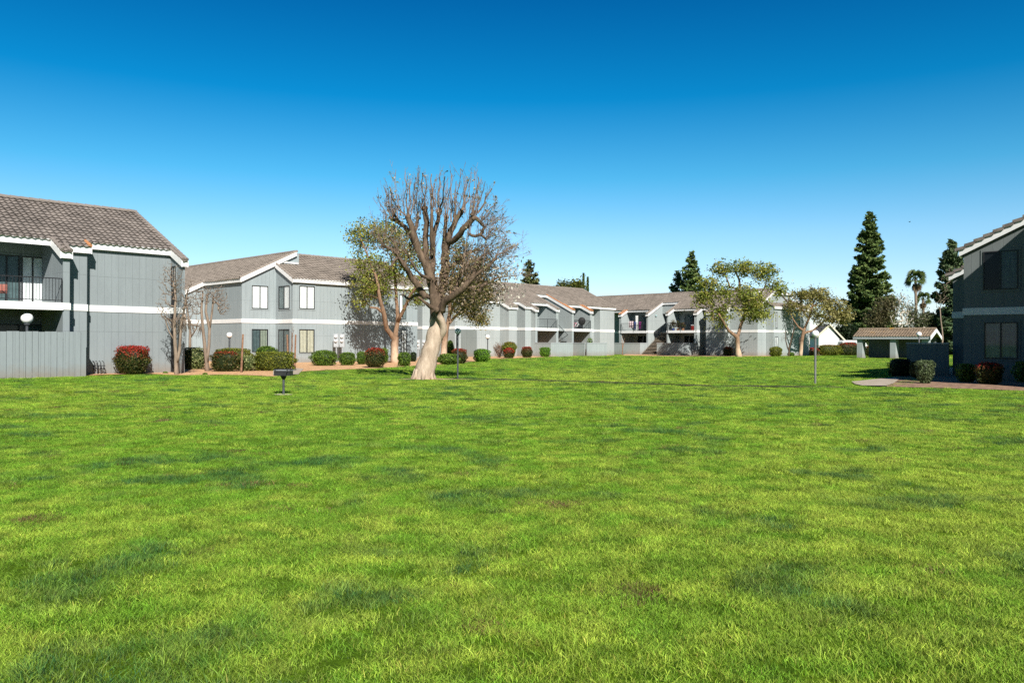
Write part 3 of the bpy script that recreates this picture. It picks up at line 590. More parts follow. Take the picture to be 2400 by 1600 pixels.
def van(px, Z, label):
    x = (px-1200)/FPX*Z; R = thing('parked_van', label, 'van', (x, Z, 0)); m = MB()
    prof = [(-2.3,0.35),(-2.35,1.0),(-2.2,1.75),(-1.9,2.0),(0.9,2.0),(1.5,1.25),(2.25,1.05),(2.35,0.5),(2.3,0.35)]
    A=[(x+a,Z-0.9,z) for a,z in prof]; B=[(x+a,Z+0.9,z) for a,z in prof]; m.face(A); m.face(list(reversed(B)))
    for i in range(len(A)): j=(i+1)%len(A); m.face([A[i],B[i],B[j],A[j]])
    m.build('body', STUCCO, R, bevel=0.06)
    m = MB(); m.box(x-1.9,x-0.2,Z-0.93,Z-0.905,1.25,1.75); m.build('window', GLASS_D, R); m = MB(); m.box(x-0.1,x+0.9,Z-0.93,Z-0.905,1.25,1.75); m.build('window', GLASS_D, R)
    for a in (-1.4,1.5):
        m = MB(); m.tube([(x+a,Z-0.95,0.34),(x+a,Z-0.7,0.34)], 0.34, 16); m.build('wheel', RUBBER, R)
van(2004, 118, 'white van parked behind the hedge left of the carport')
#@@GROUND
# ---------------------------------------------------------------- ground, beds, paths
def lawn_mat():
    m, nt, b, out = new_mat('lawn_soil')
    g = N(nt,'ShaderNodeNewGeometry'); n1 = N(nt,'ShaderNodeTexNoise',Scale=0.35,Detail=8,Roughness=0.68); n2 = N(nt,'ShaderNodeTexNoise',Scale=14.0,Detail=8,Roughness=0.75); n3=N(nt,'ShaderNodeTexNoise',Scale=1.8,Detail=6,Roughness=0.7)
    for n in (n1,n2,n3): nt.links.new(g.outputs['Position'], n.inputs['Vector'])
    r1 = ramp(nt,n1.outputs[0],[(0.35,(0.055,0.125,0.012)),(0.52,(0.115,0.210,0.012)),(0.68,(0.190,0.275,0.020))])
    r2 = ramp(nt,n2.outputs[0],[(0.3,(0.35,0.38,0.4)),(0.7,(1.3,1.25,1.1))]); r3 = ramp(nt,n3.outputs[0],[(0.3,(0.75,0.85,0.8)),(0.7,(1.15,1.1,1.0))])
    mx = N(nt,'ShaderNodeMix',data_type='RGBA',blend_type='MULTIPLY'); mx.inputs[0].default_value=1; nt.links.new(r1.outputs[0],mx.inputs[6]); nt.links.new(r2.outputs[0],mx.inputs[7])
    my = N(nt,'ShaderNodeMix',data_type='RGBA',blend_type='MULTIPLY'); my.inputs[0].default_value=1; nt.links.new(mx.outputs[2],my.inputs[6]); nt.links.new(r3.outputs[0],my.inputs[7])
    nt.links.new(my.outputs[2],b.inputs['Base Color']); b.inputs['Roughness'].default_value=0.95; b.inputs['Specular IOR Level'].default_value=0.05
    bp = N(nt,'ShaderNodeBump',Strength=0.8,Distance=0.05); nt.links.new(n2.outputs[0],bp.inputs['Height']); nt.links.new(bp.outputs[0],b.inputs['Normal'])
    return m
def make_ground():
    nr, na = 250, 720; V=[(0,0,gnd(0,0))]; F=[]
    rad = [0.6*(1500/0.6)**(i/(nr-1)) for i in range(nr)]
    for r in rad:
        for k in range(na):
            a = 2*math.pi*k/na; x,y = r*math.sin(a), r*math.cos(a); V.append((x,y,gnd(x,y) if r<60 else 0.0 if r>75 else gnd(x,y)*(75-r)/15))
    for k in range(na): F.append((0,1+(k+1)%na,1+k))
    for i in range(nr-1):
        for k in range(na): k2=(k+1)%na; F.append((1+i*na+k,1+i*na+k2,1+(i+1)*na+k2,1+(i+1)*na+k))
    me = bpy.data.meshes.new('lawn'); me.from_pydata(V,[],F); me.materials.append(lawn_mat()); me.polygons.foreach_set('use_smooth',[True]*len(F)); me.update()
    o = bpy.data.objects.new('lawn', me); COL.objects.link(o); o['kind']='structure'
make_ground()
def sheet(name, pts, mat, z=0.03, res=0.8):
    """flat bed following the ground, as a triangulated sheet"""
    import bmesh
    bm = bmesh.new(); vs=[bm.verts.new((x,y,0)) for x,y in pts]; f=bm.faces.new(vs)
    bmesh.ops.triangulate(bm, faces=[f])
    for _ in range(3): bmesh.ops.subdivide_edges(bm, edges=[e for e in bm.edges if e.calc_length()>res], cuts=1)
    bmesh.ops.triangulate(bm, faces=bm.faces[:])
    for v in bm.verts: v.co.z = max(gnd(v.co.x, v.co.y),-0.0)*1.0+z+0.02*mnoise.noise(v.co*1.2)*(1 if mat!=CONC else 0.15)
    bmesh.ops.recalc_face_normals(bm, faces=bm.faces[:])
    me=bpy.data.meshes.new(name); bm.to_mesh(me); bm.free(); me.materials.append(mat)
    o=bpy.data.objects.new(name,me); COL.objects.link(o); o['kind']='structure'; return o
edge = [(205,881),(260,879),(330,876.5),(400,879.5),(430,880.5),(500,879.5),(570,880),(641,883),(688,879),(700,872),(760,868.5),(850,865),(900,863),(978,857.5),(1032,855.5),(1086,851.5),(1120,846),(1148,841.4),(1200,840.3),(1256,838.6)]
pts = [gpt(*e) for e in edge]
wav = []
for i in range(len(pts)-1):
    (x0,y0),(x1,y1)=pts[i],pts[i+1]; L=math.hypot(x1-x0,y1-y0); n=max(1,int(L/0.35))
    for k in range(n): f=k/n; x,y=x0+(x1-x0)*f,y0+(y1-y0)*f; wav.append((x+0.0, y+0.16*mnoise.noise(Vector((x*2.1,y*2.1,5)))))
wav.append(pts[-1])
back = [FA.P(u,v,0)[:2] for u,v in ((62,60),(50,64),(38,64),(30,66),(20,62),(12,48),(10,39))]
bed1 = wav+back; EXCL.append(bed1); sheet('mulch_bed', bed1, MULCH, 0.03)
e2 = [(1256,838.5),(1300,836.2),(1343,834.5),(1400,833.5),(1440,833.2)]; bed2=[gpt(*e) for e in e2]+[FA.P(u,v,0)[:2] for u,v in ((80,62),(62,60))]; EXCL.append(bed2); sheet('mulch_bed', bed2, MULCH, 0.026)
e3 = [(1450,833.3),(1520,834.5),(1600,835.8),(1700,836.0),(1790,834.8),(1850,833.5),(1900,832.8)]; bed3=[gpt(*e) for e in e3]+[FA.P(u,v,0)[:2] for u,v in ((104,41),(104,50),(86,62))]; EXCL.append(bed3); sheet('mulch_bed', bed3, MULCH, 0.028)
pw = [gpt(*e) for e in ((1996,896.5),(2004,902.5),(2022,906.5),(2078,907.5),(2096,900),(2110,889),(2098,886.5),(2050,890.5))]; EXCL.append(pw); sheet('footpath', pw, CONC, 0.045)
bed4 = [gpt(*e) for e in ((2078,908.8),(2130,910),(2181,911),(2260,913),(2330,915),(2400,917),(2520,921),(2520,882),(2300,868),(2230,862),(2190,863),(2150,868),(2110,880),(2088,885.5),(2140,884.5),(2200,889),(2132,901.5))]; EXCL.append(bed4); sheet('mulch_bed', bed4, MULCH_D, 0.03)
wk = [(640,881),(700,879),(712,866),(690,864),(640,868)]; sheet('footpath', [gpt(*e) for e in wk], CONC, 0.05)
# narrow sunken walk whose near edge shows as a thin dark line across the lawn
ln = [(1040,888.5),(1120,889.5),(1200,891),(1330,894),(1480,899),(1639,904),(1780,907),(1914,909),(2010,909.5)]
lp = [gpt(*e) for e in ln]; m = MB()
lf=[]
for i in range(len(lp)-1):
    n=12
    for k in range(n): f=k/n; lf.append((lp[i][0]*(1-f)+lp[i+1][0]*f, lp[i][1]*(1-f)+lp[i+1][1]*f))
for (x0,y0),(x1,y1) in zip(lf,lf[1:]):
    w0 = 0.75+0.5*mnoise.noise(Vector((x0*0.9,y0,1))); w1 = 0.75+0.5*mnoise.noise(Vector((x1*0.9,y1,1)))
    m.face([(x0,y0,gnd(x0,y0)+0.012),(x1,y1,gnd(x1,y1)+0.012),(x1,y1+w1,gnd(x1,y1+w1)+0.012),(x0,y0+w0,gnd(x0,y0+w0)+0.012)])
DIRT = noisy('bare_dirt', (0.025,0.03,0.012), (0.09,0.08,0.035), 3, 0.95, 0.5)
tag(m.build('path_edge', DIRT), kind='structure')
EXCL.append([(x,y-0.02) for x,y in lf]+[(x,y+0.9) for x,y in reversed(lf)])
tb = gpt(995,889); tbp=[(tb[0]+1.15*math.cos(a)*(1+0.25*math.sin(3*a+1))*(1.35 if math.cos(a)>0 else 0.95), tb[1]+0.55*math.sin(a)*(1+0.2*math.sin(5*a))) for a in [2*math.pi*k/28 for k in range(28)]]
EXCL.append(tbp); sheet('bare_soil', tbp, noisy('tree_soil',(0.28,0.19,0.11),(0.46,0.35,0.22),4,0.95,0.5), 0.02, 0.3)
gb = gpt(665,925); gp=[(gb[0]+0.27*math.cos(a),gb[1]+0.27*math.sin(a)) for a in [2*math.pi*k/18 for k in range(18)]]; EXCL.append(gp); sheet('concrete_pad', gp, CONC, 0.012, 0.3)
#@@TREES
# ---------------------------------------------------------------- vegetation
def tubes_from(nodes, parent, rad, mb, nside=6, minr=0.0):
    n=len(nodes); ch=[[] for _ in range(n)]
    for i,p in enumerate(parent):
        if p>=0: ch[p].append(i)
    done=set(); starts=[(i,None) for i,p in enumerate(parent) if p<0]
    while starts:
        i,pr=starts.pop(); chain=[i]; 
        while ch[chain[-1]]:
            c=sorted(ch[chain[-1]], key=lambda k:-rad[k]); 
            for k in c[1:]: starts.append((k,chain[-1]))
            chain.append(c[0])
        pts=[nodes[k] for k in chain]; rr=[rad[k] for k in chain]
        if pr is not None: pts=[nodes[pr]]+pts; rr=[min(rad[pr],rr[0]*1.25)]+rr
        if max(rr)<minr or len(pts)<2: continue
        mb.tube(pts, rr, nside if rr[0]>0.05 else (5 if rr[0]>0.02 else 3), cap=True)
def grow(seeds, attract, step=0.35, tip=0.012, pw=2.3, wob=0.08, droop=0.0):
    """seeds: list of (points, parent_ref, radii); attractors joined one after another to the nearest limb"""
    nodes=[];par=[];minr=[]
    for (pts, pref, rr) in seeds:
        last = -1
        if pref is not None:
            dd=[(Vector(pts[0])-Vector(q)).length for q in nodes]; last=int(np.argmin(dd))
        prevp=None
        for i,p in enumerate(pts):
            if prevp is not None:
                L=(Vector(p)-Vector(prevp)).length; k=max(1,int(L/step))
                for j in range(1,k+1):
                    f=j/k; q=Vector(prevp)*(1-f)+Vector(p)*f
                    if j<k: q += Vector((random.uniform(-1,1),random.uniform(-1,1),random.uniform(-1,1)))*wob*0.25
                    nodes.append(tuple(q)); par.append(last); minr.append(rr[i-1]*(1-f)+rr[i]*f); last=len(nodes)-1
            elif last<0 or True:
                if last<0: nodes.append(tuple(p)); par.append(-1); minr.append(rr[0]); last=len(nodes)-1
            prevp=p
    base = np.array(nodes[0]); arr=np.zeros((len(nodes)+len(attract)*12,3)); arr[:len(nodes)]=nodes; cnt=len(nodes)
    zc = max(p[2] for p in seeds[0][0])*0.8
    att = sorted(attract, key=lambda a: np.min(np.linalg.norm(arr[:cnt]-np.array(a),axis=1)))
    for a in att:
        a=np.array(a); D=arr[:cnt]; dist=np.linalg.norm(D-a,axis=1)+0.8*np.maximum(0,D[:,2]-a[2])+np.where(D[:,2]<zc*0.75,3.0,0)
        j=int(np.argmin(dist)); L=np.linalg.norm(arr[j]-a); k=int(min(10,max(1,L/step))); last=j; p0=arr[j].copy()
        for q in range(1,k+1):
            f=q/k; p=p0*(1-f)+a*f; p[2]+= -droop*math.sin(f*math.pi)*L*0.3 + 0.12*math.sin(f*math.pi)*L*0.5
            if q<k: p+=rng.normal(0,wob,3)
            nodes.append(tuple(p)); par.append(last); minr.append(0); arr[cnt]=p; last=cnt; cnt+=1
    n=len(nodes); acc=np.zeros(n); rad=np.zeros(n)
    for i in range(n-1,-1,-1):
        r=max(tip, acc[i]**(1/pw) if acc[i]>0 else tip); 
        rad[i]=max(r, minr[i]) if minr[i]>0 else r
        if minr[i]>0: rad[i]=max(min(rad[i], minr[i]*1.15), minr[i])
        if par[i]>=0: acc[par[i]]+=rad[i]**pw if minr[i]==0 else 0
    return nodes,par,rad
def ellips(n, c, r, shell=0.5):
    d=rng.normal(0,1,(n,3)); d/=np.linalg.norm(d,axis=1)[:,None]; q=shell+(1-shell)*rng.random((n,1))**0.6
    return np.array(c)+d*q*np.array(r)
def leafy_tree(label, px, ybase, trunk, limbs, blobs, nclump, leafsize, cols, bark, group=None, per=60, clr=0.45, name='leafy_tree', tip=0.012, wob=0.08, depthf=1.0):
    """trunk/limbs: (px, y, r_px, ddepth) lists in photo pixels at the tree's own distance; blobs: (px,y,rx,ry,weight)"""
    x0,Z = gpt(px,ybase); k=Z/FPX
    R = thing(name, label, 'tree', (x0,Z,0), group)
    W = lambda q: ((q[0]-1200)*k*(1+q[3]/Z), Z+q[3], EYE+(yh(q[0])-q[1])*k*(1+q[3]/Z))
    seeds=[([W(q) for q in trunk], None, [q[2]*k for q in trunk])]
    seeds[0][0][0]=(seeds[0][0][0][0],seeds[0][0][0][1],-0.15)
    for l in limbs: seeds.append(([W(q) for q in l], 1, [q[2]*k for q in l]))
    tot=sum(b[4] for b in blobs); att=[]
    for (bx,by,rx,ry,w) in blobs:
        n=int(nclump*w/tot); dz=rng.uniform(-0.5,0.5)*rx*k*0.6
        c=((bx-1200)*k, Z+dz*depthf, EYE+(yh(bx)-by)*k); att += [tuple(p) for p in ellips(n,c,(rx*k, rx*k*0.9*depthf, ry*k),0.15)]
    nodes,par,rad=grow(seeds, att, 0.4, tip, 2.2, wob)
    mb=MB(); tubes_from(nodes,par,rad,mb,8); mb.build('trunk', bark, R, smooth=True)
    A=np.array(att); n=len(A); cs = rng.uniform(0.5,1.3,n)*clr
    idx=np.repeat(np.arange(n), rng.poisson(per,n)); C=A[idx]+rng.normal(0,1,(len(idx),3))*cs[idx][:,None]*np.array([0.55,0.55,0.42])
    cc=pal(n,cols,0.15)[idx]*(1+rng.normal(0,0.22,(len(idx),1))); cc=np.clip(cc,0.004,1)
    leafmesh('crown', LEAF, R, C, np.tile([0,-0.3,0.6],(len(idx),1)), leafsize*rng.uniform(0.7,1.3,len(idx)), cc, 1.5, jit=0.9)
    return R
BARK_T = bark_mat('tan_bark', (0.10,0.06,0.035), (0.36,0.23,0.15), (0.40,0.27,0.18), (0.62,0.47,0.34), 1.3, 0.5)
BARK_P = bark_mat('pollard_bark', (0.022,0.016,0.012), (0.21,0.15,0.104), (0.28,0.205,0.15), (0.56,0.455,0.355), 2.5, 0.12)
BARK_G = bark_mat('grey_bark', (0.13,0.095,0.07), (0.34,0.27,0.21))
BARK_D = bark_mat('dark_bark', (0.05,0.035,0.025), (0.14,0.10,0.07))
BARK_W = bark_mat('pale_bark', (0.35,0.30,0.25), (0.62,0.57,0.50))
OL = [(0.09,0.13,0.016),(0.22,0.26,0.03),(0.38,0.35,0.09),(0.17,0.24,0.035)]
# leafy tree against the second building
leafy_tree('leafy evergreen with pale trunk against the wall left of the pollarded tree', 927, 851,
  [(926,853,11,0),(925,820,8.5,0),(926,793,9,0)],
  [[(926,793,6.5,0),(906,770,5.5,-.5),(900,735,5,-1),(890,700,4,-1.2),(883,655,3.5,-1)],
   [(926,793,6,0),(932,755,5,.5),(930,715,4,.6),(925,650,3,.8),(915,600,2.2,.8)],
   [(932,755,4,.3),(945,728,4,0),(962,690,3,-.5),(985,660,2,-1)],
   [(900,735,3.5,-.5),(884,722,3,-1),(866,720,2,-1.5)],[(883,655,3,-1),(865,610,2,-1),(845,560,1.5,-1)]],
  [(850,545,42,38,3),(905,545,45,42,3),(945,600,40,60,3),(860,620,45,45,3),(880,670,50,35,3),(850,700,25,28,1),(975,690,28,30,1.6),(985,610,30,50,1.5),(915,640,40,40,2)],
  520, 0.105, OL, BARK_T, 'leafy trees along the buildings', per=24, clr=0.48)
leafy_tree('leafy tree with reddish limbs standing just behind the pollarded trunk', 1041, 851,
  [(1041,853,8,0),(1041,810,7,0),(1044,785,7,0)],
  [[(1044,785,4,0),(1050,760,4,.3),(1066,742,3,.5),(1090,722,2.5,.5),(1110,712,1.5,.5)],
   [(1044,785,5,0),(1054,735,4.5,.5),(1056,690,4,.6),(1060,640,3,.6),(1070,600,2,.6)],
   [(1054,735,3.5,.5),(1072,700,3,1),(1100,660,2,1.5)]],
  [(1090,720,35,28,2),(1120,745,24,22,1.3),(1125,690,30,35,2),(1085,650,35,40,2),(1120,630,32,40,2),(1075,590,30,35,1.4),(1100,700,40,30,2)],
  420, 0.10, [(0.06,0.08,0.012),(0.14,0.15,0.022),(0.30,0.22,0.09),(0.12,0.13,0.025)], BARK_T, 'leafy trees along the buildings', per=26, clr=0.46)
leafy_tree('broad leafy tree with forked trunk in front of the brown-roofed block', 1729, 836.5,
  [(1733,838,9,0),(1729,815,5.2,0),(1728,790,5.5,0)],
  [[(1728,790,4.5,0),(1708,775,3.5,0),(1694,752,3,-.5),(1684,735,2.2,-1)],
   [(1728,790,4,0),(1735,765,3.8,.5),(1745,738,3.2,.5),(1750,700,3,.5),(1734,680,3,.5),(1732,655,2.5,.5),(1720,630,1.6,.5)],
   [(1745,738,2.5,.5),(1778,700,2,1),(1795,665,1.5,1)],[(1734,680,2.2,.3),(1710,672,2,0),(1700,645,1.4,0)]],
  [(1690,630,22,16,1.6),(1738,628,26,18,2),(1790,640,32,25,2.5),(1655,695,30,28,2.4),(1690,680,35,30,1.6),(1760,715,50,32,3),(1820,672,18,25,1.4),(1690,740,28,26,1.8),(1775,738,35,20,2),(1655,665,25,18,1),(1745,690,38,25,1.8)],
  430, 0.17, OL, BARK_T, 'leafy trees along the buildings', per=27, clr=0.68)
leafy_tree('rounded yellowing tree with bare limbs at the corner of the far block', 1876, 834.3,
  [(1876,836,4.5,0),(1879,800,3.8,0),(1883,775,3.8,0)],
  [[(1883,775,3,0),(1870,765,2.2,0),(1857,745,1.5,0)],[(1883,775,3,0),(1895,748,2.8,0),(1902,720,2.4,0),(1910,700,1.6,0)],
   [(1883,780,3,0),(1905,775,2.4,.5),(1925,758,2,.5),(1940,745,1.2,.5)],[(1895,748,1.6,0),(1880,725,1.5,0),(1875,700,1,0)],[(1902,720,1.8,0),(1925,705,1.4,0),(1945,700,1,0)]],
  [(1875,690,24,16,1.5),(1915,690,32,18,2.2),(1950,715,35,22,2.5),(1965,745,26,18,1.8),(1860,720,18,18,1),(1900,722,35,22,1.6),(1935,745,30,16,1.4),(1980,735,12,18,0.8)],
  280, 0.17, [(0.13,0.125,0.035),(0.27,0.25,0.06),(0.38,0.33,0.14),(0.18,0.18,0.05)], BARK_T, 'leafy trees along the buildings', per=27, clr=0.6, tip=0.016)
# ---- the big pollarded tree
def pollard():
    x0,Z = gpt(993,889); k=Z/FPX; R = thing('pollarded_tree','large leaning pollarded tree with pale trunk and bare upright shoots','tree',(x0,Z,0))
    def W(px,y,dd=0): return ((px-1200)*k*(1+dd/Z), Z+dd, EYE+(yh(px)-y)*k*(1+dd/Z))
    mb=MB(); knobs=[]; LP=[]
    def limb(L, knob=True, n=12):
        pts=[Vector(W(q[0],q[1],q[3])) for q in L]; rr=[q[2]*k for q in L]; P=[];Q=[]
        for i in range(len(pts)-1):
            p0=pts[max(i-1,0)];p1=pts[i];p2=pts[i+1];p3=pts[min(i+2,len(pts)-1)]
            m=max(2,int((p2-p1).length/0.16))
            for j in range(m):
                t=j/m; P.append(0.5*((2*p1)+(p2-p0)*t+(2*p0-5*p1+4*p2-p3)*t*t+(3*p1-p0-3*p2+p3)*t**3)+Vector(rng.normal(0,0.012,3))); Q.append((rr[i]*(1-t)+rr[i+1]*t)*random.uniform(0.93,1.08))
        P.append(pts[-1]); Q.append(rr[-1]); LP.extend([q for q in P if q.z>4.2])
        mb.tube(P,Q,n)
        if knob:
            e=P[-1]; r=Q[-1]; knobs.append((e,r))
            for _ in range(5): mb.sphere(tuple(e+Vector(rng.normal(0,r*0.5,3))), r*random.uniform(0.6,0.95), 8, 6)
        return P
    limb([(991,896,28,0),(992,886,24.5,0),(998,860,22,0),(1008,825,20,0),(1018,792,19,0),(1023,765,17,0),(1024,740,16,0),(1023,712,15.5,0),(1022,690,14.5,0)],False,20)
    limb([(1023,720,12,0),(1016,680,12.5,.1),(1009,650,12,.1),(1000,622,11.5,.1),(990,605,9.5,.1),(979,585,8.5,.1),(969,550,7.8,0),(960,525,7.3,0),(953,507,6.5,0)])
    limb([(1024,725,11,.1),(1031,690,11,.3),(1040,655,11.5,.4),(1043,620,11,.5),(1043,598,9.5,.5),(1049,567,8,.4),(1056,541,7,.4),(1066,520,6,.4),(1082,494,5.5,.4)])
    limb([(1049,568,7.5,.4),(1064,562,7,0),(1078,546,7,-.3),(1092,530,6.8,-.5),(1110,508,7,-.6)])
    limb([(1000,622,8,.2),(998,590,7,.5),(996,558,6.5,.6),(998,523,6.5,.6),(995,500,6.2,.6),(994,486,6,.6)],True)
    limb([(1012,640,8,.3),(1014,603,7,.8),(1013,570,6.5,1),(1018,540,5.5,1),(1025,515,5,1),(1028,498,4.5,1)])
    limb([(1012,600,5,.6),(1011,560,5,.2),(1010,520,4,0),(1011,492,3.5,0)])
    limb([(998,700,9,.2),(980,672,7,.1),(962,648,6.5,0),(948,626,6,-.3),(936,606,5.2,-.5),(925,590,4.5,-.6),(912,582,4,-.6),(896,577,3,-.6)])
    limb([(979,585,6.5,.3),(966,560,6,.8),(952,538,5.5,1),(936,522,5,1.2),(916,512,4,1.2)])
    limb([(1033,730,10,-.2),(1040,712,9,-.4),(1054,699,8,-.6),(1072,687,7.5,-.8),(1088,672,6.5,-1),(1103,655,5,-1),(1120,640,3.5,-1),(1145,622,3,-1),(1163,598,2.5,-1)])
    limb([(1088,672,5,-1),(1118,673,4,-.6),(1148,661,3,-.4),(1165,650,2,-.3)],False)
    limb([(1030,797,6,-.05),(1037,780,7.5,-.15),(1038,764,8,-.25),(1034,750,8,-.35),(1028,737,7,-.4),(1023,724,5.5,-.4)],False)
    limb([(1028,725,6,-.4),(1008,718,4.5,-.7),(995,708,3.6,-.8),(980,696,2.5,-.9)],False)
    limb([(1110,508,4.5,-.6),(1125,520,4,-.5),(1134,533,3.8,-.4),(1126,548,3,-.4),(1138,560,2.5,-.4)])
    limb([(1130,545,3,-.4),(1112,553,3.5,-.5),(1098,548,3,-.5)])
    limb([(1043,640,6,.5),(1062,620,5,.9),(1080,605,4.5,1.2),(1096,592,4,1.4),(1120,585,3,1.4)])
    limb([(948,626,3.5,-.3),(935,608,2.5,-.6),(928,607,2.6,-.8),(917,620,2.4,-1),(912,632,2,-1)],False)
    limb([(1009,655,5,-.3),(990,645,3.5,-.6),(975,632,2.5,-.9),(950,592,1.8,-1.1)],False)
    limb([(1043,620,6,.5),(1040,585,5.5,.8),(1041,550,5,.9),(1043,525,4.2,.9),(1045,508,4,.9)])
    limb([(1056,541,5,.4),(1062,522,4,.8),(1066,506,3.6,.9)])
    limb([(936,522,4,1.2),(928,510,3.4,.9),(922,503,3,.7)]); limb([(969,550,5,0),(976,528,4,.5),(979,510,3.6,.6)])
    limb([(1060,693,6,-.7),(1072,665,5,-.2),(1076,640,4,.3),(1088,620,3,.5)]); limb([(1014,700,7,.1),(992,690,5,.3),(973,692,3.8,.5),(958,700,2.6,.9),(945,690,2,1.2)],False)
    limb([(1103,655,4,-1),(1112,632,3,-.6),(1114,610,2.4,-.4)],False); limb([(932,598,3.5,-.5),(925,572,3,-.3),(912,555,2.2,0)],False)
    for a in range(7):
        an=2*math.pi*a/7+.3; b0=Vector((x0-.02,Z,0)); dr=Vector((math.cos(an),math.sin(an),0)); L=random.uniform(.46,.56)
        mb.tube([b0+dr*.30+Vector((.03,0,.40)),b0+dr*.37+Vector((.02,0,.16)),b0+dr*L+Vector((0,0,-.04))],[.10,.10,.05],8)
    e=Vector(W(1021,725,-0.9)); mb.tube([Vector(W(1024,727,-.5)),e],[7*k,6*k],14)
    mb.build('trunk', BARK_P, R, smooth=True)
    sp=MB(); tips=[]
    def shoot(p, d, L, r, bend=0.12, sub=2):
        P=[Vector(p)]; d=Vector(d).normalized(); n=max(3,int(L/0.28)); st=L/n; 
        for i in range(n):
            d=(d+Vector(rng.normal(0,0.09,3))+Vector((0,0,bend))).normalized(); P.append(P[-1]+d*st)
        sp.tube(P,[max(0.005,r*(1-0.75*i/n)) for i in range(n+1)],4 if r<0.02 else 5,True); tips.append(P[-1])
        if sub>0:
            for _ in range(random.randint(2,4)):
                i=random.randint(1,n-1); dd=(d+Vector(rng.normal(0,0.55,3))).normalized(); shoot(P[i],dd,L*random.uniform(0.2,0.42),r*0.45,bend,sub-1)
    # upright sprouts traced from the picture: (x0,y0,x1,y1,r px)
    for (a,b,c,d_,r) in [(953,505,948,402,1.9),(955,505,963,418,2.2),(950,507,925,480,2),(925,480,914,450,1.6),(938,500,931,455,1.5),(914,512,897,435,1.2),(905,512,884,455,1.2),(898,515,889,478,1),(962,505,978,405,1.4),(976,512,979,400,1.2),(994,485,988,405,1.8),(996,485,996,415,1.4),(1010,490,1009,408,2.6),(1012,490,1017,430,2),(1026,500,1030,415,2.4),(1030,498,1043,412,2.2),(1030,500,1052,440,1.4),(1040,520,1057,405,1.5),(1055,520,1058,410,2),(1062,515,1068,425,1.7),(1064,510,1078,400,1.5),(1082,492,1096,420,2.2),(1084,494,1099,455,1.8),(1096,560,1112,400,1.3),(1105,505,1107,460,1.6),(1108,502,1121,415,2.2),(1112,500,1126,418,1.4),(1118,500,1152,442,2.6),(1115,505,1135,425,1.4),(1126,515,1165,470,1.6),(930,510,925,405,1),(920,512,903,425,1),(945,508,952,410,1),(968,500,973,415,1),(985,500,1001,412,1),(1020,500,1021,410,1.1),(1048,520,1047,420,1),(1072,510,1088,410,1),(1100,505,1102,405,1),(1088,500,1091,415,1)]:
        p,q=Vector(W(a,b,rng.uniform(-.4,.6))),Vector(W(c,d_,rng.uniform(-1.0,1.4))); L=(q-p).length; r=r*k
        n=7; P=[p.lerp(q,i/n)+Vector((0.10*math.sin(i*0.9+a),0.05*math.cos(i+a),0))*(i/n)*(1-i/n)*4*0.5+Vector(rng.normal(0,0.012,3)) for i in range(n+1)]
        sp.tube(P,[r*(1-0.55*i/n) for i in range(n+1)],5,True); tips.append(P[-1])
        for _ in range(3):
            i=random.randint(2,n-1); dd=Vector((rng.normal(0,0.35),rng.normal(0,0.35),1)); shoot(P[i],dd,L*random.uniform(0.2,0.4),r*0.4,0.1,1)
    for (e,r) in knobs:
        for _ in range(9 if e.z>6 else 6):
            d=Vector((rng.normal(0,0.3)+(e.x-x0)*0.10,rng.normal(0,0.5),1.0)); shoot(e+Vector(rng.normal(0,r*0.6,3)),d,random.uniform(0.5,1.5),random.uniform(0.008,0.015),0.16,1)
    for _ in range(230):
        q=random.choice(LP); d=Vector((rng.normal(0,0.45)+(q.x-x0)*.10,rng.normal(0,0.55),rng.uniform(.25,1.2))); shoot(q,d,random.uniform(0.4,1.25),random.uniform(0.006,0.011),0.12,1)
    # fine bare twigs fanning out on the right
    for _ in range(150):
        a,b=random.choice([(1076,640),(1114,610),(1088,672),(1134,533),(1138,560),(1163,598),(1165,650),(1120,585),(1145,622),(1103,655),(1125,520)]); p=W(a,b,rng.uniform(-1.2,1))
        d=Vector((random.uniform(0.1,1.2),rng.normal(0,0.6),random.uniform(-0.25,1.0))); shoot(p,d,random.uniform(0.8,1.7),0.009,0.06,2)
    for _ in range(50):
        a,b=random.choice([(945,690),(912,555),(948,626),(896,577),(916,512),(912,632),(914,582),(905,545),(950,592)]); p=W(a,b,rng.uniform(-1,1))
        d=Vector((random.uniform(-1.0,0.2),rng.normal(0,0.6),random.uniform(-0.2,1.0))); shoot(p,d,random.uniform(0.6,1.4),0.010,0.08,2)
    for (a,b,c,d_) in [(1095,540,1082,650),(1140,540,1130,640),(1110,560,1092,630)]:
        sp.tube([Vector(W(a+(c-a)*i/6,b+(d_-b)*i/6,-1.0)) for i in range(7)],[0.022*(0.6+0.4*i/6) for i in range(7)],5)
    sp.build('shoots', TWIGR, R)
    T=np.array([tuple(t) for t in tips]); sel=T[rng.random(len(T))<0.07]; n=len(sel)
    C=np.vstack([np.repeat(sel,3,axis=0)+rng.normal(0,0.05,(n*3,3))]); 
    cc=pal(len(C),[(0.10,0.12,0.02),(0.25,0.22,0.10),(0.5,0.45,0.36)],0.2)
    # curled brown and pale leftover leaves hanging in the lower crown
    low=ellips(3600,W(1105,655,0.2),(1.6,1.3,1.5),0.2); lo2=ellips(900,W(945,570,0.8),(1.1,1.0,1.2),0.2); lo3=ellips(260,W(1190,660,-0.5),(0.8,0.8,1.1),0.3); lo4=ellips(120,W(835,560,-0.5),(1.6,1,1.3),0.6)
    C=np.vstack([C,low,lo2,lo3]); cc=np.vstack([cc,pal(3600,[(0.09,0.10,0.02),(0.25,0.17,0.09),(0.42,0.33,0.24),(0.14,0.12,0.03)],0.25),pal(900,[(0.10,0.12,0.02),(0.28,0.2,0.09)],0.25),pal(260,[(0.5,0.46,0.38),(0.72,0.68,0.6)],0.1)])
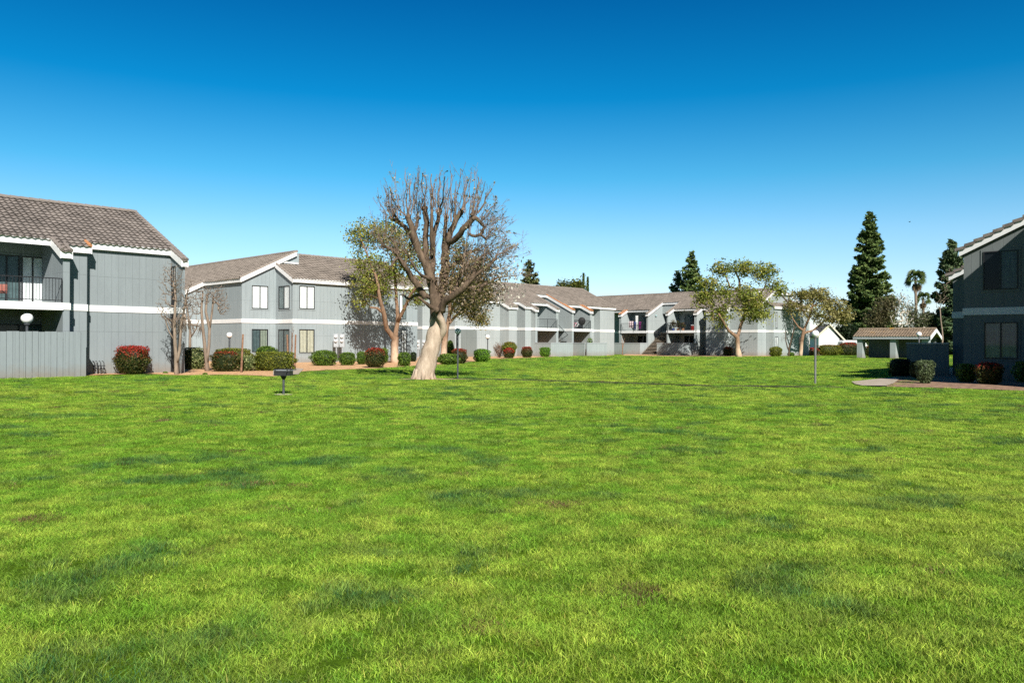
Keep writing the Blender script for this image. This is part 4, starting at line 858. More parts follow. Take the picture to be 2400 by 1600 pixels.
    leafmesh('leaves', LEAF, R, C, np.tile([0,-0.2,0.4],(len(C),1)), 0.075*rng.uniform(0.6,1.4,len(C)), np.clip(cc,0.004,1), 1.5, jit=1)
pollard()
def bare_tree(label, px, yb, stems, spread, n, group=None, bark=BARK_G, name='bare_tree', tip=0.007, wob=0.05, leaves=None, step=0.3):
    x0,Z=gpt(px,yb); k=Z/FPX; R=thing(name,label,'tree',(x0,Z,0),group)
    W=lambda q:((q[0]-1200)*k, Z+(q[3] if len(q)>3 else 0), EYE+(yh(q[0])-q[1])*k)
    seeds=[]
    for i,st in enumerate(stems):
        pts=[W(q) for q in st]; 
        if i==0: pts[0]=(pts[0][0],pts[0][1],-0.1)
        seeds.append((pts, None if i==0 else 1,[q[2]*k for q in st]))
    att=[]
    for (bx,by,rx,ry,w) in spread:
        att+=[tuple(p) for p in ellips(int(n*w),((bx-1200)*k,Z,EYE+(yh(bx)-by)*k),(rx*k,rx*k*0.8,ry*k),0.3)]
    nodes,par,rad=grow(seeds,att,step,tip,2.3,wob); mb=MB(); tubes_from(nodes,par,rad,mb,7); mb.build('trunk',bark,R,smooth=True)
    if leaves:
        A=np.array(att); idx=np.repeat(np.arange(len(A)),leaves[0]); C=A[idx]+rng.normal(0,leaves[1],(len(idx),3)); leafmesh('crown',LEAF,R,C,np.tile([0,-.2,.4],(len(idx),1)),leaves[2]*rng.uniform(.7,1.3,len(idx)),pal(len(idx),leaves[3],0.2),1.4,jit=1)
    return R
GB='bare small trees beside the grey blocks'
bare_tree('bare multi-stemmed tree at the right corner of the left building', 415, 878.3, [[(415,878.5,6,0),(413,850,4.5),(410,800,4),(408,750,3.5),(412,700,2.5),(405,660,1.5)],[(413,855,3.5,0),(421,820,3.2),(424,770,3),(432,720,2.2),(440,680,1.5)],[(411,800,3,0),(395,775,1.5),(385,740,1)]],[(400,660,32,50,1),(435,690,30,45,.8),(385,720,22,35,.5),(425,760,25,30,.4)],330,GB)
bare_tree('bare forked tree between the variegated hedge and the reddish hedge', 487, 871, [[(487,872,7,0),(485,850,4.5),(480,810,4),(475,765,3.5),(472,720,2.8),(475,685,2)],[(486,850,3.5,0),(490,810,3.5),(491,770,3.5),(482,730,3),(485,690,2)],[(491,770,2.5,0),(497,730,2.3),(500,695,1.6)]],[(475,690,25,25,1),(510,690,25,25,1),(525,720,16,20,.5),(455,715,20,25,.5)],300,GB)
bare_tree('slender bare tree rising behind the variegated hedge', 447, 862, [[(447,864,4,0),(445,820,3.5),(446,780,3),(441,740,2),(436,700,1.2)],[(446,790,2,0),(460,770,1.5),(466,750,1)]],[(440,730,24,40,1),(460,770,16,25,.5)],170,GB)
bare_tree('thin bare shrubby tree in front of the far right wing', 1850, 835.2,[[(1848,835.4,2.5,0),(1850,815,2),(1856,790,1.6),(1862,765,1)],[(1849,825,1.6,0),(1842,800,1.2),(1840,775,.8)]],[(1855,775,16,25,1),(1840,790,12,20,.6)],70,GB,BARK_D)
# young staked trees
def stake(label, px, y0, y1, Zy, dx=0, r=2.2, grp='timber tree stakes in the mulch'):
    x,Z=gpt(px,Zy); k=Z/FPX; m=MB(); m.tube([(x,Z,-0.1),(x+dx*k,Z,EYE+(yh(px)-y0)*k)],[r*k,r*k*0.9],7); o=m.build('tree_stake',STAKE); return tag(o,label,'stake',grp)
stake('leaning brown timber stake in front of the variegated hedge',565.5,783,874,874,4,2.4)
stake('left one of two brown stakes tied across before the corner window',676,784,860,862,-3)
stake('right one of two brown stakes tied across before the corner window',691,784,860,862,2)
bare_tree('thin young tree tied between two stakes by the corner window',684,862,[[(684,862,2.4,0),(684,820,2.1),(685,780,1.6)]],[(685,775,8,12,1)],14,None,TWIGR,'young_tree')
bare_tree('thin reddish sapling in front of the patio wall under the left balcony',1459,833.5,[[(1459,834,1.2,0),(1459,815,1.0),(1458,797,.8)],[(1459,820,.8,0),(1463,800,.6)]],[(1459,792,6,8,1)],16,None,STAKE,'young_tree',tip=0.012)
# conifers
def conifer(label, px, ytop, yb_vis, halfw, Z, cols, group, n=11000, droop=0.15, pw=1.0, lean=0, qs=0.38, base_z=None):
    k=Z/FPX; x0=(px-1200)*k; H=EYE+(yh(px)-ytop)*k; zb=1.5 if base_z is None else base_z; zv=EYE+(yh(px)-yb_vis)*k
    Rm=halfw*k*((H-zb)/(H-zv))**pw; R=thing('conifer',label,'tree',(x0,Z,0),group)
    mb=MB(); mb.tube([(x0,Z,-0.2),(x0+lean*0.3,Z,H*0.5),(x0+lean,Z,H*1.0)],[H*0.022,H*0.014,0.03],8)
    C=[];Nn=[];S=[]; z=zb; nb=0
    tot=0; brs=[]
    while z<H*0.985:
        f=(z-zb)/(H-zb); r=Rm*(1-f)**pw
        for _ in range(max(5,int(9-4*f))):
            a=random.uniform(0,2*math.pi); L=r*random.uniform(0.68,1.12)*(1.12 if random.random()<.12 else 1)+0.25; brs.append((z+random.uniform(-.2,.2),a,L,f)); tot+=L*(L+.8)
        z+= 0.42+0.25*(1-f)
    for (z,a,L,f) in brs:
        ca,sa=math.cos(a),math.sin(a); up=0.42*f+0.05; xb=x0+lean*(z/H)
        P=[Vector((xb+ca*L*t,Z+sa*L*t,z+L*(up*t-droop*math.sin(t*2.2)))) for t in (0,.35,.7,1)]
        mb.tube(P,[0.05*(1-f)+.02,0.035*(1-f)+.012,0.02,0.008],4,False)
        m=max(8,int(n*L*(L+.8)/tot)); t=rng.random(m)**0.65; w=0.20+0.34*L*(1-t*0.7)*np.minimum(1,t*3)
        side=rng.normal(0,0.45,m)*w; px_=xb+ca*L*t-sa*side; py_=Z+sa*L*t+ca*side; pz_=z+L*(up*t-droop*np.sin(t*2.2))+rng.normal(0.02,0.10,m)-0.10*np.abs(side)
        C.append(np.c_[px_,py_,pz_]); Nn.append(np.tile([ca*.3,sa*.3,.8],(m,1)))
    C=np.vstack(C);Nn=np.vstack(Nn); cc=pal(len(C),cols,0.25)
    mb.build('trunk',BARK_D,R); leafmesh('crown',NEEDLE,R,C,Nn,qs*rng.uniform(.5,1.2,len(C)),cc,1.9,jit=.55); return R
CG=[(0.04,0.075,0.022),(0.09,0.145,0.038),(0.17,0.22,0.06)]; CD=[(0.035,0.072,0.034),(0.08,0.125,0.055),(0.14,0.19,0.085)]
GC='tall conifers rising behind the roofs'
conifer('huge dark conifer rising behind the carport',2037,493,795,72,150,CG,GC,60000,0.22,0.82,0,0.50)
conifer('conifer with drooping sprays at the left edge of the right building',2231,563,800,62,115,CD,GC,42000,0.25,0.8,0,0.42)
conifer('blunt-topped conifer behind the pollarded tree and long grey roof',1241,610,668,23,140,[(0.04,0.06,0.02),(0.09,0.11,0.03),(0.13,0.13,0.04)],GC,14000,0.15,0.75,0,0.38)
conifer('taller of the two conifers behind the brown roof',1620,590,685,29,150,CG,GC,20000,0.18,0.75,0,0.42)
conifer('shorter of the two conifers behind the brown roof',1588,634,685,17,155,CD,GC,12000,0.18,0.8,0,0.42)
def cypress(label, px, ytop, hw, Z):
    k=Z/FPX; x0=(px-1200)*k; H=EYE+(yh(px)-ytop)*k; R=thing('cypress',label,'tree',(x0,Z,0),'pair of pencil-thin cypresses'); n=2600
    z=rng.uniform(1,H,n); f=(z-1)/(H-1); r=hw*k*np.minimum(1,(1-f)*3.0)**0.7*np.minimum(1,.55+.45*(1-f)*1.6); a=rng.uniform(0,6.28,n); q=rng.uniform(.7,1.1,n)
    C=np.c_[x0+np.cos(a)*r*q,Z+np.sin(a)*r*q,z]; leafmesh('crown',NEEDLE,R,C,np.c_[np.cos(a)*.6,np.sin(a)*.6,np.full(n,.5)],0.3,pal(n,CG,.2),1.8)
    m=MB(); m.tube([(x0,Z,-.1),(x0,Z,H*.9)],[.2,.05],7); m.build('trunk',BARK_D,R)
cypress('taller of the two pencil-thin cypresses above the long roof',1367,641,3.6,150); cypress('shorter of the two pencil-thin cypresses above the long roof',1377,650,3.3,150)
def bgtree(label, px, yb, Z, blobs, n, cols, leaf, name='background_tree', grp='trees far behind the roofs', per=45, clr=1.0, bark=BARK_D, tip=0.02, tr=.25):
    k=Z/FPX; x0=(px-1200)*k; R=thing(name,label,'tree',(x0,Z,0),grp); cz=EYE+(yh(px)-blobs[0][1])*k
    seeds=[([(x0,Z,-.2),(x0+.2,Z,cz*.3),(x0,Z,cz*.55)],None,[tr,tr*.8,tr*.64])]; att=[]; tot=sum(b[4] for b in blobs)
    for (bx,by,rx,ry,w) in blobs: att+=[tuple(p) for p in ellips(max(2,int(n*w/tot)),((bx-1200)*k,Z,EYE+(yh(bx)-by)*k),(rx*k,rx*k*.8,ry*k),.2)]
    nodes,par,rad=grow(seeds,att,.7,tip,2.2,.12); mb=MB(); tubes_from(nodes,par,rad,mb,6); mb.build('trunk',bark,R,smooth=True)
    if per:
        A=np.array(att); idx=np.repeat(np.arange(len(A)),per); C=A[idx]+rng.normal(0,clr*.5,(len(idx),3)); leafmesh('crown',LEAF,R,C,np.tile([0,-.3,.6],(len(idx),1)),leaf*rng.uniform(.6,1.3,len(idx)),pal(len(A),cols,.2)[idx]*(1+rng.normal(0,.15,(len(idx),1))),1.4,jit=.9)
bgtree('low bright green tree showing above the long roof beside the cypresses',1337,0,135,[(1325,674,14,8,2),(1352,672,14,10,2),(1338,685,28,12,2)],70,[(0.06,0.085,0.015),(0.16,0.17,0.03)],.3)
bgtree('olive scrubby tree in front of the huge conifer',2070,0,118,[(2068,735,30,30,3),(2085,715,18,22,1.5),(2050,755,24,20,1.5)],150,[(0.05,0.055,0.02),(0.11,0.10,0.04),(0.16,0.14,0.07)],.22,per=26,clr=.9)
bgtree('bare white-limbed sycamore left of the palms',2112,0,112,[(2112,715,20,32,2),(2125,745,22,25,1),(2100,750,16,22,.8)],150,[(0.12,0.13,0.05),(0.2,0.2,0.1)],.16,per=4,clr=.8,bark=BARK_W,tip=.03)
bgtree('sparse pale-limbed tree under the palm crowns',2155,0,116,[(2150,748,24,18,2),(2172,752,16,18,1),(2140,730,14,22,.8)],130,[(0.05,0.07,0.03),(0.12,0.13,0.06)],.2,per=16,clr=.8,bark=BARK_W,tip=.025)
bgtree('leafless branching tree against the conifer at the right building',2205,0,80,[(2212,680,15,40,1),(2222,640,9,24,.5),(2200,710,16,20,.6)],60,[(0.1,0.1,0.05),(0.2,0.2,0.1)],.1,per=2,clr=.5,bark=BARK_G,tip=.012,tr=.10)
bgtree('dense dark green tree behind the carport roof',2190,0,125,[(2185,775,40,22,2),(2130,785,50,16,2)],110,[(0.02,0.035,0.012),(0.05,0.075,0.02)],.3,per=60)
bgtree('dark broad tree between the white garage and the carport',1985,0,128,[(1985,785,28,20,2),(1965,790,18,18,1)],60,[(0.015,0.03,0.012),(0.03,0.05,0.015)],.3,per=60)
bgtree('bare pale-limbed tree beside the left flank of the palms',2130,0,130,[(2132,735,16,28,1)],50,[(0.1,0.1,0.05),(0.2,0.2,0.1)],.15,per=3,clr=.8,bark=BARK_W,tip=.03)
def palm(label, px, yc, rpx, Z):
    k=Z/FPX; x0=(px-1200)*k; zc=EYE+(yh(px)-yc)*k; r=rpx*k*0.9; R=thing('palm_tree',label,'tree',(x0,Z,0),'fan palms on the skyline')
    m=MB(); m.tube([(x0+.3,Z,-.1),(x0+.15,Z,zc*.5),(x0,Z,zc)],[.32,.22,.2],8); m.build('trunk',BARK_G,R)
    fr=MB(); dead=MB()
    for i in range(46):
        a=random.uniform(0,6.283); e=random.uniform(-0.5,1.35) if i<34 else random.uniform(-1.5,-1.15); mbx=fr if i<34 else dead
        d=Vector((math.cos(a)*math.cos(e),math.sin(a)*math.cos(e),math.sin(e))); pl=r*random.uniform(.5,.75); c=Vector((x0,Z,zc))+d*pl
        mbx.tube([Vector((x0,Z,zc)),c],[.03,.02],3,False)
        t=(Vector((random.uniform(-1,1),random.uniform(-1,1),random.uniform(-.6,1)))); t=(t-d*t.dot(d)).normalized()
        for j in range(13):
            an=(j-6)*0.21; dd=(d*math.cos(an)+t*math.sin(an)).normalized(); L=r*random.uniform(.6,.75)*(1-.03*abs(j-6)); w=(t*math.cos(an)-d*math.sin(an))*.085*r/2
            mid=c+dd*L*.65; tip=c+dd*L+Vector((0,0,-.22*L if i<34 else -.4*L)); mbx.face([c,mid-w,tip,mid+w])
    fr.build('fronds',noisy('palm_green',(0.03,0.06,0.015),(0.10,0.13,0.03),4,.5),R); dead.build('dead_fronds',noisy('palm_dry',(0.16,0.11,0.06),(0.3,0.22,0.13),4,.9),R)
palm('taller fan palm on the skyline between the conifers',2145,655,23,130); palm('shorter fan palm on the skyline right of the taller palm',2163,702,18,135)
#@@SHRUBS
def shrub(label, x0p, x1p, yt, yb, kind='green', taper=0.0, box=3.0, depth=0.9, Z=None, group=None, stem=False, n=None, name='shrub', red=0.0, leaf=None, thin=False, catg='shrub', ground=True):
    pc=(x0p+x1p)/2; 
    if Z is None: Z=EYE*FPX/(yb-yh(pc))
    k=Z/FPX; w=(x1p-x0p)*k/2; zt=EYE+(yh(pc)-yt)*k; zb=max(0.0,EYE+(yh(pc)-yb)*k); dp=w*depth; x=(pc-1200)*k; y=Z+dp*0.8; sc_y=y/Z; x*=sc_y; w*=1.0; h=(zt-zb)/2; cz=zb+h
    R=thing(name,label,catg,(x,y,0),group)
    area=2*(2*w*2*h+2*w*2*dp+2*h*2*dp)*0.8; leaf=leaf or max(0.055,1.45*k*1.0); 
    n=n or int(min(7000,max(700,area/(leaf*leaf)*1.6)))
    d=rng.normal(0,1,(n,3)); d/=np.linalg.norm(d,axis=1)[:,None]; den=(np.abs(d)**box).sum(1)**(1/box); s=d/den[:,None]
    fz=(s[:,2]+1)/2; tp=1-taper*(1-fz)**1.2; rad=rng.uniform(0.90,1.03,n) if not thin else rng.uniform(0.3,1.02,n)
    rad=np.where(rng.random(n)<.05,rad*rng.uniform(1.02,1.14,n),rad); lump=1+0.10*np.sin(s[:,0]*5+x*3)*np.cos(s[:,1]*4+y)+0.07*np.sin(s[:,2]*6+x)+.05*np.sin(s[:,0]*11+s[:,2]*9+y)
    C=np.c_[s[:,0]*w*tp*rad*lump, s[:,1]*dp*tp*rad*lump, s[:,2]*h*rad]+np.array([x,y,cz])
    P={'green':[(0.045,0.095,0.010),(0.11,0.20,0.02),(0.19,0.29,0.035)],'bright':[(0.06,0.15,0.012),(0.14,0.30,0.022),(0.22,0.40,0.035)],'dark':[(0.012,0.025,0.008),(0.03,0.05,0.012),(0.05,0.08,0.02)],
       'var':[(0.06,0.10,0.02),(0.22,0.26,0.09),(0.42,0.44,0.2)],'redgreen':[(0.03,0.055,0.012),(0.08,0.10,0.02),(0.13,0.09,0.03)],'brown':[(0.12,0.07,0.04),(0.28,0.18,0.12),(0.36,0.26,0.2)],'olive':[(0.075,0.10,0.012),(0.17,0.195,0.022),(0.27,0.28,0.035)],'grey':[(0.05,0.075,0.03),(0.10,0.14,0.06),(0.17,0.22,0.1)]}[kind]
    cc=pal(n,P,0.22)
    if red>0:
        pr=np.clip((fz-(0.98-red))*3.2+rng.normal(0,.25,n),0,1)*(rng.random(n)<.9); 
        rc=pal(n,[(0.20,0.014,0.012),(0.50,0.045,0.025),(0.36,0.026,0.022)],.2); cc=cc*(1-pr[:,None])+rc*pr[:,None]
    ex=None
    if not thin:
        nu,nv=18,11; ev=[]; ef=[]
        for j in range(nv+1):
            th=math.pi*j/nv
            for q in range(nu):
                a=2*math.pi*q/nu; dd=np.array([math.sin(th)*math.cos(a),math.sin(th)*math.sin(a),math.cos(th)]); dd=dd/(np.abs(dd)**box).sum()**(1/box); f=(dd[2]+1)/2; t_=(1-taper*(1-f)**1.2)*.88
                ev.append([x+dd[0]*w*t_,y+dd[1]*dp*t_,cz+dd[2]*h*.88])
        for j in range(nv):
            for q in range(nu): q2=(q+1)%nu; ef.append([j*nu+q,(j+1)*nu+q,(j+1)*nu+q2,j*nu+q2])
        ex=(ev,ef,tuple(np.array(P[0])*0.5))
    leafmesh('foliage',LEAF,R,C,s,leaf*rng.uniform(.6,1.35,n),cc,1.35,ex,jit=.75)
    if stem or thin:
        m=MB()
        for _ in range(5 if not thin else 26):
            a=random.uniform(0,6.28); q=.45 if not thin else random.uniform(.3,.95); m.tube([(x+random.uniform(-.05,.05),y+random.uniform(-.05,.05),-.05),(x+math.cos(a)*w*q*.5,y+math.sin(a)*dp*q*.5,cz*.8),(x+math.cos(a)*w*q,y+math.sin(a)*dp*q,cz+(h*.5 if thin else 0))],[.03,.02,.01] if not thin else [.02,.012,.006],5)
        m.build('stem',BARK_D if not thin else TWIGR,R)
    return R
GH='clipped hedges and shrubs along the buildings'
sh=lambda *a,**k_: shrub(*a,group=GH,**k_)
sh('large vase-shaped shrub with red tops against the left building',270,350.5,811,878,'redgreen',.22,3.2,.85,red=.42,stem=True)
sh('boxy cream-variegated hedge between the two bare trees',426,480,815,867,'var',.05,4,.8,name='hedge',catg='hedge')
sh('reddish-green boxy hedge right of the forked bare tree',497,560,824,872,'redgreen',.03,4,.6,red=.16,name='hedge',catg='hedge')
sh('pale green hedge top showing behind the reddish hedge',503,592,816,850,'olive',0,3,.3,Z=46,name='hedge',catg='hedge')
sh('short cream-variegated hedge behind the leaning stake',560,597,833,871,'var',.03,4,.9,name='hedge',catg='hedge')
sh('wide two-tiered green boxwood hedge below the corner windows',594,691,825,870.5,'olive',.03,5,.5,name='hedge',catg='hedge')
sh('small domed green shrub poking above the two-tiered hedge',601,651,811,850,'green',0,2.4,.6,Z=47)
sh('rounded green hedge ball left of the meter post',730.6,788,821,858,'green',.02,2.8,.7)
sh('low green hedge ball right of the meter post',796,833,826,857,'green',.02,3,.8)
sh('small green shrub squeezed left of the red-topped shrub by the wall tree',836,860,824,855,'green',.05,3)
sh('red-topped shrub in the shade of the tree against the wall',856,903,815.5,862.5,'redgreen',.08,3,.9,red=.3)
sh('green shrub half hidden behind the red-topped shrub',890,910,816,850,'green',0,3,.9,Z=55)
sh('tall green shrub just right of the wall tree trunk',933,962,826,859,'green',.05,3.6)
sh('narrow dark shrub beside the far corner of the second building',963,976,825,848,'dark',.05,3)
sh('slanting low green shrub right of the leaning trunk',1027,1076,829,855,'green',.02,2.6,.7)
sh('reddish shrub behind the lamp post beside the leaning trunk',1058,1095,817,853,'redgreen',.06,2.8,.9,red=.3)
sh('green shrub behind the leaning trunk and reddish shrub',1046,1064,798,838,'green',.02,2.4,.9,Z=64)
sh('bright green clipped shrub left of the far globe lamp',1110,1149,818,848.5,'bright',.08,3,.9)
sh('half-dead brown twiggy shrub by the long block',1154,1186,801,839,'brown',.2,2.4,.9,thin=True,leaf=.06,n=1500)
sh('slanted green shrub with a red patch beside the dead brown shrub',1176,1212.5,801,839.5,'olive',.35,2.6,.9,red=.05)
sh('small red-tinged shrub low in front of the slanted green shrub',1180,1205,815,839.8,'redgreen',.1,2.6,.6,red=.55)
sh('barrel-shaped red-topped shrub between the piers of the long block',1222,1248,812.5,838.5,'redgreen',.08,3.2,.9,red=.33)
sh('neat green cup-shaped shrub in front of the patio wall',1264.6,1290,814,837,'bright',.2,4,.9)
sh('small loose leafy plant at the foot of the patio wall',1377,1398,819,834,'bright',.3,2.2,.8,leaf=.12)
sh('round reddish shrub left of the broad leafy tree trunk',1695.5,1717,812,834.5,'redgreen',.05,2.8,.9,red=.3)
sh('round green shrub right of the broad leafy tree',1804,1833,812.5,835.8,'olive',.05,2.6,.9)
sh('tiny green shrub at the foot of the far right wing',1846,1862,825.5,835,'green',0,2.4,.9)
sh('dark leafy shrub behind the yellowing tree trunk',1880,1898,810,832.8,'green',0,2.6,.9,Z=101)
sh('low reddish hedge in front of the white garage',1887,1918,815,832.5,'redgreen',0,4,.6,red=.5,name='hedge',catg='hedge')
sh('long olive hedge in front of the white garage',1917,1970,808,832.5,'olive',0,4,.5,red=.12,name='hedge',catg='hedge')
sh('dark red-topped hedge left of the carport',1965,2013,803,832.5,'redgreen',0,4,.5,red=.25,name='hedge',catg='hedge')
sh('domed red-green hedge between the carport posts',2024,2091,808,837.5,'redgreen',.02,2.6,.4,red=.2,name='hedge',catg='hedge')
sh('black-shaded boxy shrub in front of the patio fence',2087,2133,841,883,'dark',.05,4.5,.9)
sh('sunlit grey-green vase-shaped shrub beside the concrete walk',2146,2190,845,901,'grey',.45,4,.9,stem=True)
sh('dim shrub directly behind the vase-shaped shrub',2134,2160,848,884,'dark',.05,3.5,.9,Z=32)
sh('green clipped shrub left of the red one by the right building',2243,2287,853,898,'green',.3,3.6,.9,stem=True)
sh('red-topped clipped shrub under the right building windows',2284,2351,850,904,'redgreen',.35,3,.8,red=.3,stem=True)
sh('green shrub cut off by the right edge of the picture',2379,2440,847,898,'green',.15,3.4,.8,stem=True)
# ivy-like weeds
for (lb,a,b) in (('tiny green weed in the mulch left of the red-topped shrub',272,871),('tiny weed in the mulch before the bare corner tree',388,876),('tiny weed in the mulch near the forked bare tree',481,879)):
    shrub(lb,a-5,a+5,b-5,b,'green',0,2,.8,n=160,leaf=.06,name='weed',catg='weed',group='small weeds in the mulch')
#@@PROPS
# ---------------------------------------------------------------- lamps
def lamp(label, px, yc, yb, rpx, Zo=None, mat=GLOBE, pole=POLE, prpx=2.0):
    Z=Zo or EYE*FPX/(yb-yh(px)); k=Z/FPX; x=(px-1200)*k; zc=EYE+(yh(px)-yc)*k; r=rpx*k; R=thing('garden_lamp',label,'lamp',(x,Z,0),'globe lamps on posts around the lawn')
    m=MB(); m.sphere((x,Z,zc),r,28,18); m.build('globe',mat,R,smooth=True)
    m=MB(); m.tube([(x,Z,-.1),(x,Z,zc-r*1.05)],prpx*k,12); m.build('post',pole,R,smooth=False)
    m=MB(); m.tube([(x,Z,zc-r*1.35),(x,Z,zc-r*1.15),(x,Z,zc-r*.86)],[prpx*k*1.1,r*.5,r*.52],14); m.build('fitter',pole,R)
lamp('large white globe lamp in front of the plank fence',63,745.7,884,13,None,GLOBE,POLE,3)
lamp('white globe lamp rising from the hedge by the second building',537.7,785,0,6.4,50,GLOBE,POLE,2)
lamp('clouded bluish globe lamp beside the pollarded tree',1073,776,886.5,7.3,None,GLOBE_C,POLE,1.9)
lamp('white globe lamp behind the bright green shrub',1143,789,0,5,74,GLOBE,POLE,1.3)
lamp('white globe lamp alone on the lawn at the right',1911,782,900,8.4,None,GLOBE,POLE_G,2.4)
lamp('white globe lamp rising behind the dark patio fence',2154,783,0,5.6,50,GLOBE,POLE_G,1.4)
# ---- barbecue grill
def grill():
    x,Z=gpt(665,925); k=Z/FPX; zt=EYE+(yh(665)-864)*k; R=thing('park_grill','black pedestal barbecue grill standing alone on the lawn','grill',(x,Z,0))
    m=MB(); m.tube([(x,Z,-.1),(x,Z,zt-.2)],.032,12); m.build('post',POLE,R)
    m=MB(); w=.22; d=.17; z0=zt-.19
    m.box(x-w,x+w,Z-d,Z+d,z0,z0+.015); m.box(x-w,x+w,Z+d-.012,Z+d,z0+.016,zt); m.box(x-w,x-w+.012,Z-d,Z+d-.013,z0+.016,zt-.0); m.box(x+w-.012,x+w,Z-d,Z+d-.013,z0+.016,zt-.0); m.box(x-w+.013,x+w-.013,Z-d,Z-d+.012,z0+.016,z0+.12); m.build('firebox',DARKM,R)
    m=MB()
    for i in range(14): m.tube([(x-w+.03+i*.036,Z-d-.01,zt-.04),(x-w+.03+i*.036,Z+d-.02,zt-.04)],.006,5)
    m.tube([(x-w,Z-d-.01,zt-.04),(x+w,Z-d-.01,zt-.04)],.008,6); m.build('grate',GREYM,R)
    for sx in (-1,1):
        m=MB(); m.tube([(x+sx*w*.8,Z-d,zt-.03),(x+sx*w*.8,Z-d-.1,zt-.02)],.008,6); m.tube([(x+sx*w*.8,Z-d-.09,zt-.02),(x+sx*w*.8,Z-d-.17,zt-.015)],.014,8); m.build('handle',RAIL,R)
    m=MB(); m.tube([(x,Z,z0-.1),(x,Z,z0-.001)],[.05,.09],10); m.build('bracket',DARKM,R)
grill()
# ---- meters on posts
def meters(label, px, Z, yt, yb, n=2):
    k=Z/FPX; R=thing('meter_stand',label,'electric meter',((px-1200)*k,Z,0),'electric meter stands by the walls')
    P=MB(); 
    for i in range(n):
        x=((px+(i-(n-1)/2)*14)-1200)*k; zt=EYE+(yh(px)-yt)*k; zb=EYE+(yh(px)-yb)*k
        m=MB(); m.box(x-.18,x+.18,Z-.12,Z+.03,zb,zt); m.build('cabinet',GREYM,R,bevel=.015)
        for j in range(2):
            zc=zt-.2-.3*j; m=MB(); m.tube([(x,Z-.12,zc),(x,Z-.24,zc),(x,Z-.26,zc)],[.105,.10,.06],16); m.build('meter_dial',GLASSW,R)
        P.tube([(x,Z-.03,-.1),(x,Z-.03,zb+.01)],.045,8)
    P.build('conduit',GREYM,R)
GLASSW=noisy('meter_glass',(0.5,0.52,0.52),(0.75,0.76,0.75),6,.1,0,spec=.7)
meters('pair of grey electric meter cabinets on pipes by the second building',795.5,FA.t(795,49.55)-1.0,782,813); meters('grey electric meter cabinets in the shade behind the pollarded trunk',987,FA.t(985,58)-1.6,796,818,2)
# ---- irrigation valves by the left wall
def valves():
    for i,px in enumerate((222,229,236.5,244)):
        x,Z=gpt(px,876.5-i*.3); Z=min(Z,35.1); k=Z/FPX; x=(px-1200)*k; m=MB(); m.tube([(x,Z,-.05),(x,Z,.52),(x-.05,Z,.60),(x-.09,Z,.60)],.018,8); m.sphere((x,Z,.28),.045,10,7,(1,1,1.3)); m.tube([(x-.07,Z,.40),(x+.05,Z,.40)],.02,7)
        o=m.build('irrigation_valve',RAIL); tag(o,'dark irrigation valve pipe by the left building wall, '+('nearest the fence','second from the fence','third from the fence','farthest from the fence')[i],'valve','row of irrigation valves')
valves()
# ---- things on the balconies
def bicycle(label, F, s0, d, z, colr, sc_=1.0, grp='bicycles on the far balcony'):
    R=thing('bicycle',label,'bicycle',F.P(s0,d,z),grp); r=.30*sc_
    for q in (0,1.0*sc_):
        m=MB(); c=[F.P(s0+q+r*math.cos(a),d,z+r+r*math.sin(a)) for a in [2*math.pi*i/18 for i in range(19)]]; m.tube(c,.022,6,False)
        for i in range(6): a=math.pi*i/6; m.tube([F.P(s0+q+r*math.cos(a),d,z+r+r*math.sin(a)),F.P(s0+q-r*math.cos(a),d,z+r-r*math.sin(a))],.004,3,False)
        m.build('wheel',RUBBER,R)
    m=MB(); pts={k:F.P(s0+a*sc_,d,z+b*sc_) for k,(a,b) in dict(rw=(0,.3),bb=(.42,.3),st=(.32,.78),hd=(.85,.78),fw=(1.0,.3)).items()}
    for a,b in (('rw','bb'),('bb','st'),('st','hd'),('bb','hd'),('rw','st'),('hd','fw')): m.tube([pts[a],pts[b]],.024,6)
    m.build('frame',colr,R); m=MB(); m.tube([F.P(s0+.8*sc_,d-.22,z+.95*sc_),F.P(s0+.85*sc_,d,z+.92*sc_),F.P(s0+.8*sc_,d+.22,z+.95*sc_)],.015,6); m.tube([pts['hd'],F.P(s0+.85*sc_,d,z+.92*sc_)],.018,6); m.build('handlebar',RAIL,R)
    m=MB(); m.tube([F.P(s0+.18*sc_,d,z+.86*sc_),F.P(s0+.42*sc_,d,z+.86*sc_)],[.07,.03],8); m.build('saddle',RUBBER,R)
g=G3
bicycle('pink bicycle on the left of the far balcony',FA,g['c5e']+.35,g['d1']+.35,3.03,PINK,.9); bicycle('white bicycle leaning in the middle of the far balcony',FA,g['c5e']+1.35,g['d1']+.75,3.03,STUCCO,1.0)
m=MB(); c=(g['b2e']-.65,g['d1']+.5); 
pc=FA.P(c[0],c[1],3.95); m.sphere(pc,.42,16,10,(1,.5,1.1)); m.tube([(pc[0],pc[1],3.03),(pc[0],pc[1],3.6)],.03,8); tag(m.build('covered_grill',RUBBER),'black covered round grill at the right of the bicycle balcony','grill')
m=MB(); px_,py_,_=FA.P(g['b2e']-.9,g['d1']-0.9,0); R=thing('potted_plant','bright green plant behind the right patio wall of the long block','plant',(px_,py_,0)); m.tube([(px_,py_,0),(px_,py_,.6)],[.16,.22],12); m.build('pot',TERRA,R); C=ellips(260,(px_,py_,1.45),(.35,.3,.7),.1); leafmesh('foliage',LEAF,R,C,np.tile([0,0,.6],(260,1)),.12,pal(260,[(.08,.16,.02),(.2,.32,.04)],.2))
g=G4
